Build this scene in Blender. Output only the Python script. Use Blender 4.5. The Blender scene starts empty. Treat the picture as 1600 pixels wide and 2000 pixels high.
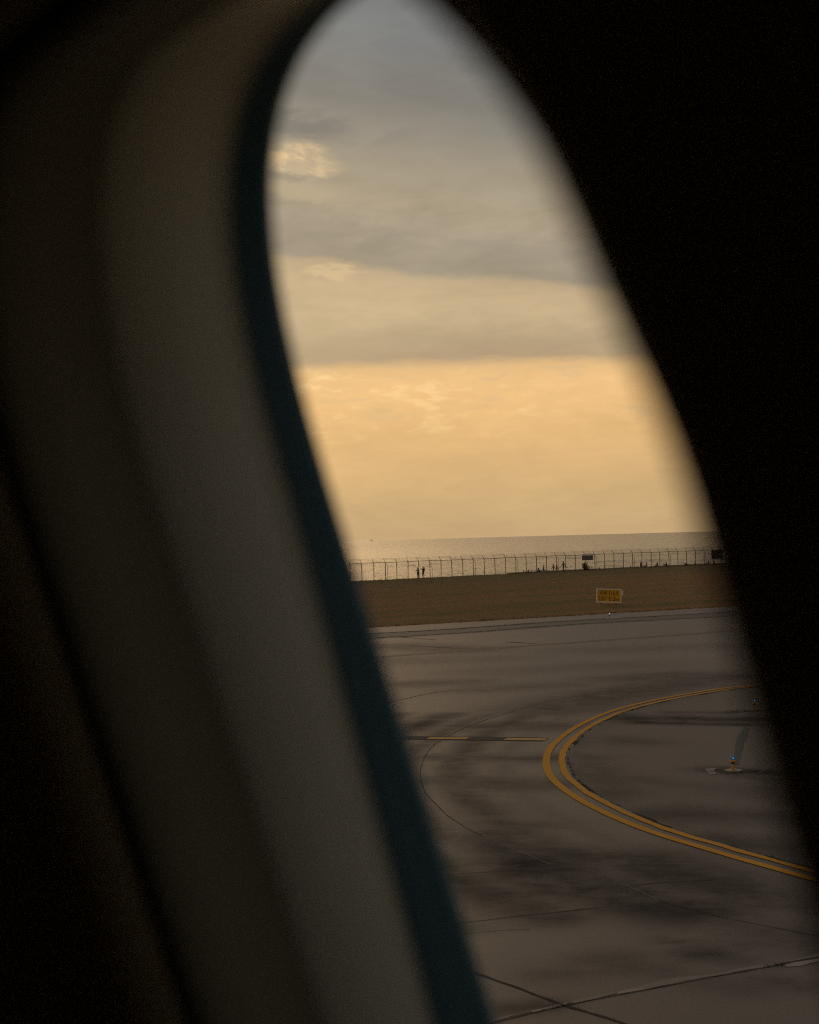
import bpy, bmesh, math, random
import numpy as np
from mathutils import Vector, Matrix, noise as mnoise

random.seed(7); np.random.seed(7)
S = bpy.context.scene
C = S.collection
R = math.radians

# ---------------------------------------------------------------- camera
H = 5.8                      # eye height above the apron, metres
F = 3333.0                   # focal length in pixels of a 1600 px wide frame
PITCH = math.atan(50.7 / F)
ROLL = R(1.52)
fwd = Vector((0, math.cos(PITCH), math.sin(PITCH)))
right0 = Vector((1, 0, 0))
up0 = right0.cross(fwd)
right = (right0 * math.cos(ROLL) - up0 * math.sin(ROLL)).normalized()
up = right.cross(fwd).normalized()
CAMM = Matrix((right, up, -fwd)).transposed()
EYE = Vector((0, 0, H))
cam = bpy.data.cameras.new('camera')
cam.sensor_width = 36; cam.sensor_fit = 'AUTO'
cam.lens = 36 * F / 2000.0
cam.clip_start = 0.01; cam.clip_end = 60000
cam.dof.use_dof = True
cam.dof.focus_distance = 130
cam.dof.aperture_fstop = 10.0
camo = bpy.data.objects.new('camera', cam)
camo.matrix_world = Matrix.Translation(EYE) @ CAMM.to_4x4()
C.objects.link(camo); S.camera = camo


def ray(x, y):
    return right * ((x - 800) / F) + up * ((1000 - y) / F) + fwd


def gp(x, y, z=0.0):
    r = ray(x, y)
    return EYE + r * ((z - H) / r.z)


# ---------------------------------------------------------------- world
S.view_settings.view_transform = 'Standard'
S.view_settings.look = 'None'
S.view_settings.exposure = 0
S.view_settings.gamma = 1
S.cycles.diffuse_bounces = 10
S.cycles.pixel_filter_type = 'BLACKMAN_HARRIS'; S.cycles.filter_width = 1.2
S.cycles.use_denoising = False
S.cycles.sample_clamp_indirect = .25


def lin(c):
    return tuple(((v / 255) / 12.92 if v / 255 <= .04045 else ((v / 255 + .055) / 1.055) ** 2.4) for v in c)


class NT:
    """tiny node helper"""
    def __init__(s, tree):
        s.t = tree; s.n = tree.nodes; s.l = tree.links

    def new(s, typ, **kw):
        n = s.n.new(typ)
        for k, v in kw.items():
            setattr(n, k, v)
        return n

    def put(s, sock, v):
        if hasattr(v, 'is_output'):
            s.l.new(v, sock)
        else:
            sock.default_value = v

    def m(s, op, a, b=None, c=None, clamp=False):
        n = s.new('ShaderNodeMath', operation=op, use_clamp=clamp)
        s.put(n.inputs[0], a)
        if b is not None: s.put(n.inputs[1], b)
        if c is not None: s.put(n.inputs[2], c)
        return n.outputs[0]

    def noise(s, vec, scale=1, detail=4, rough=.55, dist=0):
        n = s.new('ShaderNodeTexNoise')
        s.put(n.inputs['Vector'], vec)
        n.inputs['Scale'].default_value = scale
        n.inputs['Detail'].default_value = detail
        n.inputs['Roughness'].default_value = rough
        n.inputs['Distortion'].default_value = dist
        return n.outputs['Fac']

    def comb(s, x, y, z=0.0):
        n = s.new('ShaderNodeCombineXYZ')
        s.put(n.inputs[0], x); s.put(n.inputs[1], y); s.put(n.inputs[2], z)
        return n.outputs[0]

    def ramp(s, fac, stops, interp='LINEAR'):
        n = s.new('ShaderNodeValToRGB')
        e = n.color_ramp.elements
        n.color_ramp.interpolation = interp
        while len(e) < len(stops): e.new(.5)
        for el, (p, c) in zip(e, stops):
            el.position = p
            el.color = (*c, 1) if len(c) == 3 else c
        s.put(n.inputs[0], fac)
        return n.outputs[0]

    def mix(s, fac, a, b, blend='MIX'):
        n = s.new('ShaderNodeMix', data_type='RGBA', blend_type=blend)
        s.put(n.inputs[0], fac)
        for i, v in ((6, a), (7, b)):
            s.put(n.inputs[i], v if hasattr(v, 'is_output') else (*v, 1) if len(v) == 3 else v)
        return n.outputs[2]

    def step(s, v, lo, hi):
        n = s.new('ShaderNodeMapRange', interpolation_type='SMOOTHSTEP')
        s.put(n.inputs[0], v); s.put(n.inputs[1], lo); s.put(n.inputs[2], hi)
        return n.outputs[0]


SUN_AZ, SUN_EL = R(-13), R(14)
W = bpy.data.worlds.new('World'); S.world = W; W.use_nodes = True
W.node_tree.nodes.clear()
t = NT(W.node_tree)
geo = t.new('ShaderNodeTexCoord')
sep = t.new('ShaderNodeSeparateXYZ'); t.l.new(geo.outputs['Generated'], sep.inputs[0])
az = t.m('ARCTAN2', sep.outputs[0], sep.outputs[1])
el = t.m('ARCSINE', sep.outputs[2])
elc = t.m('MAXIMUM', el, 0.0)
# cloud-layer coordinates (radians)
big = t.noise(t.comb(t.m('MULTIPLY', az, 8), t.m('MULTIPLY', el, 26), 2.3), 1, 6, .62)
mid = t.noise(t.comb(t.m('MULTIPLY', az, 27), t.m('MULTIPLY', el, 78), 7.1), 1, 6, .6, .35)
fine = t.noise(t.comb(t.m('MULTIPLY', az, 75), t.m('MULTIPLY', el, 240), 1.7), 1, 5, .6, .3)
wamp = t.m('ADD', t.m('MULTIPLY', t.step(elc, .10, .2), .020), .011)
warp = t.m('MULTIPLY', t.m('SUBTRACT', big, .5), wamp)
warp2 = t.m('MULTIPLY', t.m('SUBTRACT', mid, .5), t.m('ADD', .006, t.m('MULTIPLY', t.step(elc, .11, .16), .008)))
tilt = t.m('MULTIPLY', t.m('MULTIPLY', az, t.step(elc, .1, .15)), .12)
e2 = t.m('ADD', t.m('ADD', elc, tilt), t.m('ADD', t.m('ADD', warp, warp2), t.m('MULTIPLY', t.m('SUBTRACT', fine, .5), .006)))


def E_(y):
    return math.atan((1050 - y) / F) / .34


stops = [(1048, (198, 166, 122)), (980, (207, 173, 122)), (910, (219, 179, 124)), (850, (229, 185, 125)),
         (790, (237, 191, 129)), (738, (238, 192, 131)), (722, (230, 188, 130)), (700, (181, 157, 124)), (660, (184, 162, 127)),
         (600, (200, 176, 138)), (548, (195, 171, 134)), (534, (188, 166, 132)), (516, (156, 144, 124)),
         (450, (158, 146, 127)), (400, (168, 154, 130)), (340, (163, 151, 129)), (280, (150, 141, 125)),
         (200, (128, 125, 118)), (100, (121, 121, 117)), (0, (118, 121, 122)), (-90, (106, 111, 116))]
col = t.ramp(t.m('DIVIDE', e2, .34), [(max(0, E_(y)), lin(c)) for y, c in stops])
# streaky lit cloudlets in the low yellow band
band = t.m('MULTIPLY', t.step(elc, .045, .075), t.m('SUBTRACT', 1.0, t.step(elc, .095, .104)))
lit = t.m('MULTIPLY', band, t.step(t.m('ADD', t.m('MULTIPLY', mid, .6), t.m('MULTIPLY', fine, .4)), .50, .64))
leftw = t.m('ADD', .35, t.m('MULTIPLY', .65, t.m('SUBTRACT', 1.0, t.step(az, -.05, .1))))
col = t.mix(t.m('MULTIPLY', lit, t.m('MULTIPLY', leftw, .75)), col, lin((253, 214, 150)))
# grey-blue gaps between them
gap = t.m('MULTIPLY', band, t.step(t.m('SUBTRACT', 1.0, mid), .56, .68))
col = t.mix(t.m('MULTIPLY', gap, .35), col, lin((198, 176, 140)))
# soft mottling everywhere
mot = t.m('ADD', 1.0, t.m('MULTIPLY', t.m('SUBTRACT', big, .5), .40))
mot = t.m('ADD', mot, t.m('MULTIPLY', t.m('SUBTRACT', fine, .5), .10))
mot = t.m('ADD', mot, t.m('MULTIPLY', t.m('MULTIPLY', t.m('SUBTRACT', mid, .5), .42), t.step(elc, .1, .15)))
col = t.mix(1.0, col, t.comb(mot, mot, mot), 'MULTIPLY')


def blob(px, py, rx, ry, soft=1.0, tiltk=0.0, edge=.7):
    a0 = (px - 800) / F; e0 = math.atan((1050 - (py + (px - 800) * .0265)) / F)
    da = t.m('SUBTRACT', az, a0)
    de = t.m('SUBTRACT', t.m('ADD', elc, t.m('ADD', t.m('MULTIPLY', warp2, 1.6), t.m('MULTIPLY', da, tiltk))), e0)
    x = t.m('DIVIDE', da, rx / F); y = t.m('DIVIDE', de, ry / F)
    d = t.m('SQRT', t.m('ADD', t.m('MULTIPLY', x, x), t.m('MULTIPLY', y, y)))
    d = t.m('ADD', d, t.m('MULTIPLY', t.m('SUBTRACT', fine, .5), .8))
    return t.m('SUBTRACT', 1.0, t.step(d, edge - .35 * soft, edge + .4 * soft))


col = t.mix(t.m('MULTIPLY', blob(592, 244, 135, 34, 1.2, .10), .66), col, lin((108, 107, 104)))
col = t.mix(t.m('MULTIPLY', blob(800, 256, 70, 22, 1, -.35), .35), col, lin((132, 128, 118)))
col = t.mix(t.m('MULTIPLY', blob(990, 250, 60, 26, 1, .1), .4), col, lin((134, 131, 122)))
puff = t.step(t.noise(t.comb(t.m('MULTIPLY', az, 60), t.m('MULTIPLY', t.m('ADD', el, t.m('MULTIPLY', az, .25)), 105), 4.9), 1, 4, .55, .15), .42, .64)
col = t.mix(t.m('MULTIPLY', blob(596, 312, 88, 34, 1.4, .12), t.m('ADD', .30, t.m('MULTIPLY', puff, .6))), col, lin((232, 200, 150)))
col = t.mix(t.m('MULTIPLY', blob(575, 335, 60, 14, .8, .1), .6), col, lin((140, 131, 116)))
col = t.mix(t.m('MULTIPLY', blob(600, 372, 110, 26, 1.2, .1), .35), col, lin((196, 174, 137)))
col = t.mix(t.m('MULTIPLY', blob(660, 532, 75, 9, .8, 0), .6), col, lin((218, 190, 145)))
col = t.mix(t.m('MULTIPLY', blob(850, 78, 110, 45, 1.2, 0), .45), col, lin((120, 122, 127)))
# the high sky, and the dimmer eastern half behind the aircraft
hi = t.step(el, .30, .75)
col = t.mix(hi, col, (.125, .13, .145))
back = t.m('ADD', .62, t.m('MULTIPLY', .38, t.m('COSINE', az)))
front_c = t.mix(t.step(t.m('ABSOLUTE', az), .5, 2.2), (1, 1, 1), (.80, .82, .88))
col = t.mix(1.0, col, front_c, 'MULTIPLY')
sky = t.new('ShaderNodeTexSky', sky_type='NISHITA')
sky.sun_disc = False; sky.sun_elevation = SUN_EL; sky.sun_rotation = SUN_AZ
sky.dust_density = 3
c10 = t.mix(1.0, col, (10, 10, 10), 'MULTIPLY')
c10 = t.mix(.012, c10, sky.outputs[0])
bg = t.new('ShaderNodeBackground'); bg.inputs['Strength'].default_value = .1
t.l.new(c10, bg.inputs[0])
out = t.new('ShaderNodeOutputWorld'); t.l.new(bg.outputs[0], out.inputs[0])

sl = bpy.data.lights.new('sun', 'SUN'); sl.energy = .5; sl.angle = R(30); sl.color = (.40, .26, .13)
so = bpy.data.objects.new('sun', sl)
sd = Vector((math.sin(SUN_AZ) * math.cos(SUN_EL), math.cos(SUN_AZ) * math.cos(SUN_EL), math.sin(SUN_EL)))
so.rotation_euler = sd.to_track_quat('Z', 'Y').to_euler(); so.location = (0, 0, 60)
C.objects.link(so)


# ---------------------------------------------------------------- helpers
def mat(name, color, rough=.7, spec=.5, metal=0, build=None, emit=None, estr=0):
    m = bpy.data.materials.new(name); m.use_nodes = True
    b = m.node_tree.nodes['Principled BSDF']
    b.inputs['Base Color'].default_value = (*color, 1)
    b.inputs['Roughness'].default_value = rough
    b.inputs['Specular IOR Level'].default_value = spec
    b.inputs['Metallic'].default_value = metal
    if emit:
        b.inputs['Emission Color'].default_value = (*emit, 1); b.inputs['Emission Strength'].default_value = estr
    n = NT(m.node_tree)
    if build is None:
        co = n.new('ShaderNodeTexCoord').outputs['Object']
        f = n.noise(co, 9, 4)
        k = n.m('ADD', .8, n.m('MULTIPLY', f, .4))
        n.l.new(n.mix(1.0, color, n.comb(k, k, k), 'MULTIPLY'), b.inputs['Base Color'])
    else:
        build(n, b)
    return m


def link(name, me, m=None, parent=None, smooth=False):
    o = bpy.data.objects.new(name, me); C.objects.link(o)
    if m is not None:
        for q in (m if isinstance(m, (list, tuple)) else [m]): me.materials.append(q)
    if parent is not None: o.parent = parent
    if smooth:
        for p in me.polygons: p.use_smooth = True
    return o


def mesh(name, verts, faces, m=None, parent=None, smooth=False):
    me = bpy.data.meshes.new(name)
    me.from_pydata([tuple(v) for v in verts], [], [tuple(f) for f in faces]); me.update()
    return link(name, me, m, parent, smooth)


def tag(o, label, cat, group=None):
    o['label'] = label; o['category'] = cat
    if group: o['group'] = group
    return o


def struct(o, kind='structure'):
    o['kind'] = kind
    return o


def empty(name, loc=(0, 0, 0), rz=0):
    o = bpy.data.objects.new(name, None); C.objects.link(o)
    o.location = loc; o.rotation_euler = (0, 0, rz); o.empty_display_size = .2
    return o


class MB:
    def __init__(s): s.v = []; s.f = []

    def add(s, v, f):
        k = len(s.v); s.v += [tuple(x) for x in v]; s.f += [tuple(i + k for i in q) for q in f]; return s

    def box(s, c, d, rot=None):
        pts = [Vector((x * d[0] / 2, y * d[1] / 2, z * d[2] / 2)) for x in (-1, 1) for y in (-1, 1) for z in (-1, 1)]
        if rot: pts = [rot @ p for p in pts]
        c = Vector(c)
        return s.add([p + c for p in pts], [(0, 1, 3, 2), (4, 6, 7, 5), (0, 4, 5, 1), (2, 3, 7, 6), (0, 2, 6, 4), (1, 5, 7, 3)])

    def tube(s, pts, r, n=6, cap=True):
        pts = [Vector(p) for p in pts]
        rs = r if isinstance(r, (list, tuple)) else [r] * len(pts)
        vs = []
        for i, p in enumerate(pts):
            d = (pts[min(i + 1, len(pts) - 1)] - pts[max(i - 1, 0)]).normalized()
            a = d.cross(Vector((0, 0, 1)) if abs(d.z) < .9 else Vector((1, 0, 0))).normalized(); b = d.cross(a)
            for k in range(n):
                q = 2 * math.pi * k / n
                vs.append(p + (a * math.cos(q) + b * math.sin(q)) * rs[i])
        fs = [(i * n + k, i * n + (k + 1) % n, (i + 1) * n + (k + 1) % n, (i + 1) * n + k) for i in range(len(pts) - 1) for k in range(n)]
        if cap: fs += [tuple(range(n))[::-1], tuple(range((len(pts) - 1) * n, len(pts) * n))]
        return s.add(vs, fs)

    def lathe(s, prof, n=20, c=(0, 0, 0)):
        vs = [(c[0] + r * math.cos(2 * math.pi * k / n), c[1] + r * math.sin(2 * math.pi * k / n), c[2] + z) for r, z in prof for k in range(n)]
        fs = [(i * n + k, i * n + (k + 1) % n, (i + 1) * n + (k + 1) % n, (i + 1) * n + k) for i in range(len(prof) - 1) for k in range(n)]
        fs += [tuple(range(n))[::-1], tuple(range((len(prof) - 1) * n, len(prof) * n))]
        return s.add(vs, fs)

    def build(s, name, m=None, parent=None, smooth=False):
        return mesh(name, s.v, s.f, m, parent, smooth)


def spline(pts, n=10):
    P = [Vector(p) for p in pts]; out = []
    P = [P[0] * 2 - P[1]] + P + [P[-1] * 2 - P[-2]]
    for i in range(1, len(P) - 2):
        a, b, c, d = P[i - 1:i + 3]
        for k in range(n):
            q = k / n
            out.append(.5 * ((2 * b) + (c - a) * q + (2 * a - 5 * b + 4 * c - d) * q * q + (3 * b - a - 3 * c + d) * q ** 3))
    out.append(P[-2]); return out


def offset_line(pts, d):
    out = []
    for i, p in enumerate(pts):
        q = pts[min(i + 1, len(pts) - 1)] - pts[max(i - 1, 0)]
        nrm = Vector((q.y, -q.x, 0)).normalized()
        out.append(p + nrm * (d[i] if isinstance(d, list) else d))
    return out


def ribbon(name, pts, w, z, m, kind='structure', jit=0.0):
    L, Rr = [], []
    for i, p in enumerate(pts):
        q = pts[min(i + 1, len(pts) - 1)] - pts[max(i - 1, 0)]
        nrm = Vector((q.y, -q.x, 0)).normalized()
        ww = w[i] if isinstance(w, list) else w
        L.append(p + nrm * ww / 2 * (1 + jit * random.uniform(-1, 1))); Rr.append(p - nrm * ww / 2 * (1 + jit * random.uniform(-1, 1)))
    vs = [(v.x, v.y, z) for v in L + Rr]; n = len(pts)
    fs = [(i, i + n, i + n + 1, i + 1) for i in range(n - 1)]
    o = mesh(name, vs, fs, m)
    if kind: struct(o, kind)
    return o


def dense(pts, step):
    out = []
    for a, b in zip(pts[:-1], pts[1:]):
        n = max(1, int((b - a).length / step))
        out += [a.lerp(b, k / n) for k in range(n)]
    return out + [pts[-1]]


def wob(pts, amp, sc=1.0):
    return [Vector((p.x + amp * mnoise.noise(Vector((p.x * sc, p.y * sc, 1.3))), p.y + amp * mnoise.noise(Vector((p.x * sc, p.y * sc, 9.1))), p.z)) for p in pts]


# ---------------------------------------------------------------- the aircraft cabin round the camera
CR = CAMM  # camera axes: x right, y up, -z forward


def cw(x, y, z):        # metres right, up and ahead of the eye -> world
    return EYE + right * x + up * y + fwd * z


wu = Vector((.135, 0, -.24)).normalized()                  # along the fuselage
wout = Vector((.872, 0, .49))
wv = -(Vector((0, -1, 0)) + wout * math.tan(R(18))).normalized()   # up the leaning side wall
wn = wu.cross(wv).normalized()
WP = Vector(((1370 - 800) / F, (1000 - 950) / F, 1)) * .22
if wn.dot(-WP) < 0: wn = -wn


def wall(u, v, n):
    p = WP + wu * u + wv * v + wn * n
    return cw(p.x, p.y, p.z)


def rim(u0, u1, v0, v1, r, p=2.8, n=30):
    """rounded window outline, counter-clockwise in (u, v)"""
    pts = []
    for cx, cy, a0 in ((u1 - r, v1 - r, 0), (u0 + r, v1 - r, 90), (u0 + r, v0 + r, 180), (u1 - r, v0 + r, 270)):
        for k in range(n):
            a = R(a0 + 90 * k / (n - 1)); ca, sa = math.cos(a), math.sin(a)
            pts.append((cx + r * math.copysign(abs(ca) ** (2 / p), ca), cy + r * math.copysign(abs(sa) ** (2 / p), sa)))
    return pts


BOT, TOP = -.30, .0985


def skew(u, v):
    w = min(1, max(0, (u + .287) / .287)) ** 2
    return u - (.043 * min(v + .02, 0) + .010 * max(v + .02, 0)) - .05 * w * max(0, v) - .0026 * w * math.exp(-((v - .028) / .017) ** 2)


def loop(e, n, dtop=0.0, p=2.1, r=None, grow=0):
    """outline at inboard depth n, e = how far outside the inner rim"""
    return [wall(skew(u, v), v, n + grow * min(.2, max(0, -v - .05))) for u, v in rim(-.287 - e, -.001 + e, BOT - e, TOP + e + dtop, r or .10 + e * .7, p)]


def ringmesh(name, loops, m, parent, flip=False):
    n = len(loops[0]); vs = [p for l in loops for p in l]
    fs = [(i * n + k, i * n + (k + 1) % n, (i + 1) * n + (k + 1) % n, (i + 1) * n + k) for i in range(len(loops) - 1) for k in range(n)]
    o = mesh(name, vs, fs, m, parent, True)
    return o


def plastic(n, b, col, sc=900, strength=.06):
    co = n.new('ShaderNodeTexCoord').outputs['Object']
    f = n.noise(co, sc, 2)
    bp = n.new('ShaderNodeBump'); bp.inputs['Strength'].default_value = strength; bp.inputs['Distance'].default_value = .001
    n.l.new(f, bp.inputs['Height']); n.l.new(bp.outputs[0], b.inputs['Normal'])
    g = n.noise(co, 14, 3); k = n.m('ADD', .93, n.m('MULTIPLY', g, .14))
    n.l.new(n.mix(1.0, col, n.comb(k, k, k), 'MULTIPLY'), b.inputs['Base Color'])


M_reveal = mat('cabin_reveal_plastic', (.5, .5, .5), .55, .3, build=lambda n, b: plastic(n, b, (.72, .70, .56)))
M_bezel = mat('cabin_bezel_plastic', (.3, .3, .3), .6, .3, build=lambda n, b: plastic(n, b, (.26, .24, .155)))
M_panel = mat('cabin_panel', (.4, .4, .4), .7, .3, build=lambda n, b: plastic(n, b, (.66, .55, .32)))
M_seal = mat('window_rubber', (.02, .02, .02), .55, .35, build=lambda n, b: plastic(n, b, (.065, .15, .18)))
M_groove = mat('groove_dark', (.02, .018, .015), .8, .2)
M_carpet = mat('cabin_lining', (.82, .72, .50), .9, .1)
M_skin = mat('aircraft_paint', (.6, .6, .6), .35, .5)
M_pane = bpy.data.materials.new('window_acrylic'); M_pane.use_nodes = True
nt = M_pane.node_tree; nt.nodes.clear()
tr = nt.nodes.new('ShaderNodeBsdfTransparent'); tr.inputs[0].default_value = (.97, .97, .97, 1)
oo = nt.nodes.new('ShaderNodeOutputMaterial'); nt.links.new(tr.outputs[0], oo.inputs[0])

cabin = tag(empty('aircraft_cabin', wall(-.14, -.8, .3)), 'dark airliner cabin wall with a rounded window looking out over the airfield', 'aircraft cabin')
INV = cabin.matrix_basis.inverted()


def part(o):
    o.parent = cabin; o.matrix_parent_inverse = Matrix.Translation(-Vector(cabin.location)); return o


G = -.078
seal_l = [(-.0168, G, .025), (-.0173, G + .0012, .025), (-.0165, G + .0035, .0248), (-.0160, G + .0065, .0245), (-.0156, G + .0098, .024), (-.0150, G + .0110, .0235)]
part(ringmesh('window_seal', [loop(e, n, d * .68, 2.8, .12 if e < .05 else .16, .05 if .009 < n - G < .02 else 0) for e, n, d in [(.06, G - .024, .0), (.06, G - .004, .0), (-.016, G - .002, .025)] + seal_l], M_seal, None))
part(ringmesh('window_reveal', [loop(e, n, d * .68, 2.8 - .6 * (n - G - .011) / .037, .12 - .02 * (n - G - .011) / .037, .05 if n - G < .0125 else .025 if n - G < .02 else 0) for e, n, d in
     [(-.0156, G + .0111, .0235), (-.0149, G + .0120, .023), (-.0144, G + .018, .0222), (-.0138, G + .026, .02), (-.0115, G + .035, .015), (-.0085, G + .043, .010), (-.0064, G + .0465, .007), (-.0050, G + .048, .005)]], M_reveal, None))
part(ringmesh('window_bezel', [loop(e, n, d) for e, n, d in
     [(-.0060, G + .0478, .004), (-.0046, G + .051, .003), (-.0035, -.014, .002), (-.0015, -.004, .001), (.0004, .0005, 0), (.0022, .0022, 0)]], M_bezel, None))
part(ringmesh('panel_gap', [loop(e, n) for e, n in [(.0022, .0020), (.0024, -.006), (.0058, -.006), (.0060, .0045)]], M_groove, None))
# wall panel: rolls away from the rim, then runs flat to a rectangle
U0, U1, V0, V1, N1 = -1.3, 1.1, -1.0, .75, 1.7
inner = [(.0060, .0042), (.011, .010), (.02, .016), (.035, .021), (.06, .024), (.12, .025)]
loops = [loop(e, n) for e, n in inner]


def to_rect(lp_uv, n):
    outp = []
    for u, v in lp_uv:
        cu, cv = -.1435, -.11
        du, dv = u - cu, v - cv
        k = min((U1 - cu if du > 0 else U0 - cu) / du if abs(du) > 1e-6 else 1e9, (V1 - cv if dv > 0 else V0 - cv) / dv if abs(dv) > 1e-6 else 1e9)
        outp.append(wall(cu + du * k, cv + dv * k, n))
    return outp


base_uv = rim(-.287 - .12, .12, BOT - .12, TOP + .12, .105 + .084)
loops.append(to_rect(base_uv, .0252))
part(ringmesh('wall_panel', loops, M_panel, None))
oloops = [loop(.0605, G - .0245), loop(.063, G - .026), loop(.12, G - .026)]
oloops.append(to_rect(base_uv, G - .026))
part(ringmesh('outer_skin', oloops, M_skin, None))
pane = rim(-.287 + .016, -.016, BOT + .016, TOP - .016 + .031, .115, 2.8)
pm = [wall(skew(u, v), v, G + .0005) for u, v in pane]
part(mesh('window_pane', pm, [tuple(range(len(pm)))], M_pane))
# the rest of the shell: ceiling, floor, ends and the far side of the cabin
def quad(name, a, b, c, d, m):
    th = .03
    n = (Vector(b) - Vector(a)).cross(Vector(d) - Vector(a)).normalized()
    p = [Vector(q) for q in (a, b, c, d)]
    vs = p + [q + n * th for q in p]
    return part(mesh(name, vs, [(0, 1, 2, 3), (7, 6, 5, 4), (0, 4, 5, 1), (1, 5, 6, 2), (2, 6, 7, 3), (3, 7, 4, 0)], m))


e = .06; n0 = G - .05
quad('cabin_floor', wall(U0 + e, V0 + e, n0), wall(U0 + e, V0 + e, N1), wall(U1 - e, V0 + e, N1), wall(U1 - e, V0 + e, n0), M_carpet)
quad('cabin_ceiling', wall(U0 + e, V1 - e, n0), wall(U1 - e, V1 - e, n0), wall(U1 - e, V1 - e, N1), wall(U0 + e, V1 - e, N1), M_panel)
quad('end_wall', wall(U0 + e, V0, n0), wall(U0 + e, V1, n0), wall(U0 + e, V1, N1), wall(U0 + e, V0, N1), M_carpet)
quad('end_wall', wall(U1 - e, V0, n0), wall(U1 - e, V0, N1), wall(U1 - e, V1, N1), wall(U1 - e, V1, n0), M_carpet)
quad('far_wall', wall(U0, V0, N1), wall(U0, V1, N1), wall(U1, V1, N1), wall(U1, V0, N1), M_carpet)

# ---------------------------------------------------------------- key lines on the ground
eA, eB = gp(737, 1225), gp(1450, 1183)          # edge of pavement / grass
fA, fB = gp(707, 1134.5), gp(1385, 1103)        # crest of the grass, line of the fence
ed = (eB - eA).normalized(); fd = (fB - fA).normalized()
fperp = Vector((-fd.y, fd.x, 0))                # seaward
SEA = -2.5


def fpoint(s, off=0.0):
    return fA + fd * s + fperp * off


def slope_z(off):
    """height of the ground seaward of the fence"""
    if off <= .4: return 0.0
    if off <= 3: return -.22 * (off - .4)
    if off <= 10: return -.57 - .36 * (off - 3)
    return -3.1 - .02 * (off - 10)


# ---------------------------------------------------------------- ground: grass strip and shore, one sheet
def grass_build(n, b):
    co = n.new('ShaderNodeAttribute', attribute_name='st').outputs['Vector']
    sp = n.new('ShaderNodeSeparateXYZ'); n.l.new(co, sp.inputs[0])
    s_, tt = sp.outputs[0], sp.outputs[1]
    big = n.noise(n.comb(n.m('MULTIPLY', s_, .035), n.m('MULTIPLY', tt, .16), 3), 1, 4, .6)
    mid = n.noise(n.comb(n.m('MULTIPLY', s_, .35), n.m('MULTIPLY', tt, .7), 5), 1, 5, .65)
    fin = n.noise(n.comb(n.m('MULTIPLY', s_, 5), n.m('MULTIPLY', tt, 2.2), 8), 1, 4, .7)
    k = n.m('ADD', n.m('ADD', n.m('MULTIPLY', big, .75), n.m('MULTIPLY', mid, .33)), -.05)
    c = n.ramp(k, [(.40, (0.225, 0.173, 0.052)), (.465, (0.285, 0.182, 0.062)), (.535, (0.339, 0.179, 0.069)), (.61, (0.386, 0.191, 0.082))])
    crest = n.step(tt, 84, 112)
    c = n.mix(n.m('MULTIPLY', crest, .7), c, (0.21, 0.165, 0.06))
    sh = n.m('ADD', .72, n.m('MULTIPLY', fin, .56))
    c = n.mix(1.0, c, n.comb(sh, sh, sh), 'MULTIPLY')
    beach = n.step(tt, 134.0, 136.0)
    c = n.mix(beach, c, (.2, .17, .12))
    n.l.new(c, b.inputs['Base Color'])
    bp = n.new('ShaderNodeBump'); bp.inputs['Strength'].default_value = .8; bp.inputs['Distance'].default_value = .15
    n.l.new(fin, bp.inputs['Height']); n.l.new(bp.outputs[0], b.inputs['Normal'])


M_grass = mat('dry_grass', (.1, .08, .04), .95, .08, build=grass_build)
ss = np.concatenate([np.arange(-400, -30, 20), np.arange(-30, 130, 1.2), np.arange(130, 700, 20)])
tts = np.concatenate([np.linspace(0, 1, 90), 1 + np.array([.4, .8, 1.6, 3, 5, 8, 10, 16, 40]) / 1000.0])
vs, sts = [], []
edge_s0 = (fA - eA).dot(ed)
for s in ss:
    e0 = eA + ed * (s + 0.0); f0 = fpoint(s * 1.15)
    for q in tts:
        if q <= 1:
            p = e0.lerp(f0, q)
            amp = min(1, q * 12) * min(1, (1 - q) * 8 + .12)
            z = amp * (.22 * mnoise.noise(Vector((p.x * .05, p.y * .05, 0))) + .09 * mnoise.noise(Vector((p.x * .25, p.y * .25, 4)))) - .02 * (1 - min(1, q * 12))
            z += .05 * mnoise.noise(Vector((p.x * .6, p.y * .6, 2))) * min(1, q * 20)
            vs.append((p.x, p.y, z)); sts.append((s, q * 130, 0))
        else:
            off = (q - 1) * 1000
            p = f0 + fperp * off
            vs.append((p.x, p.y, slope_z(off) + .03 * mnoise.noise(Vector((p.x, p.y, 1))))); sts.append((s, 130 + off, 0))
nr = len(tts)
fs = [(i * nr + k, (i + 1) * nr + k, (i + 1) * nr + k + 1, i * nr + k + 1) for i in range(len(ss) - 1) for k in range(nr - 1)]
ground = struct(mesh('grass_field', vs, fs, M_grass, None, True))
at = ground.data.attributes.new('st', 'FLOAT_VECTOR', 'POINT')
at.data.foreach_set('vector', np.array(sts, dtype=np.float32).ravel())


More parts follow.
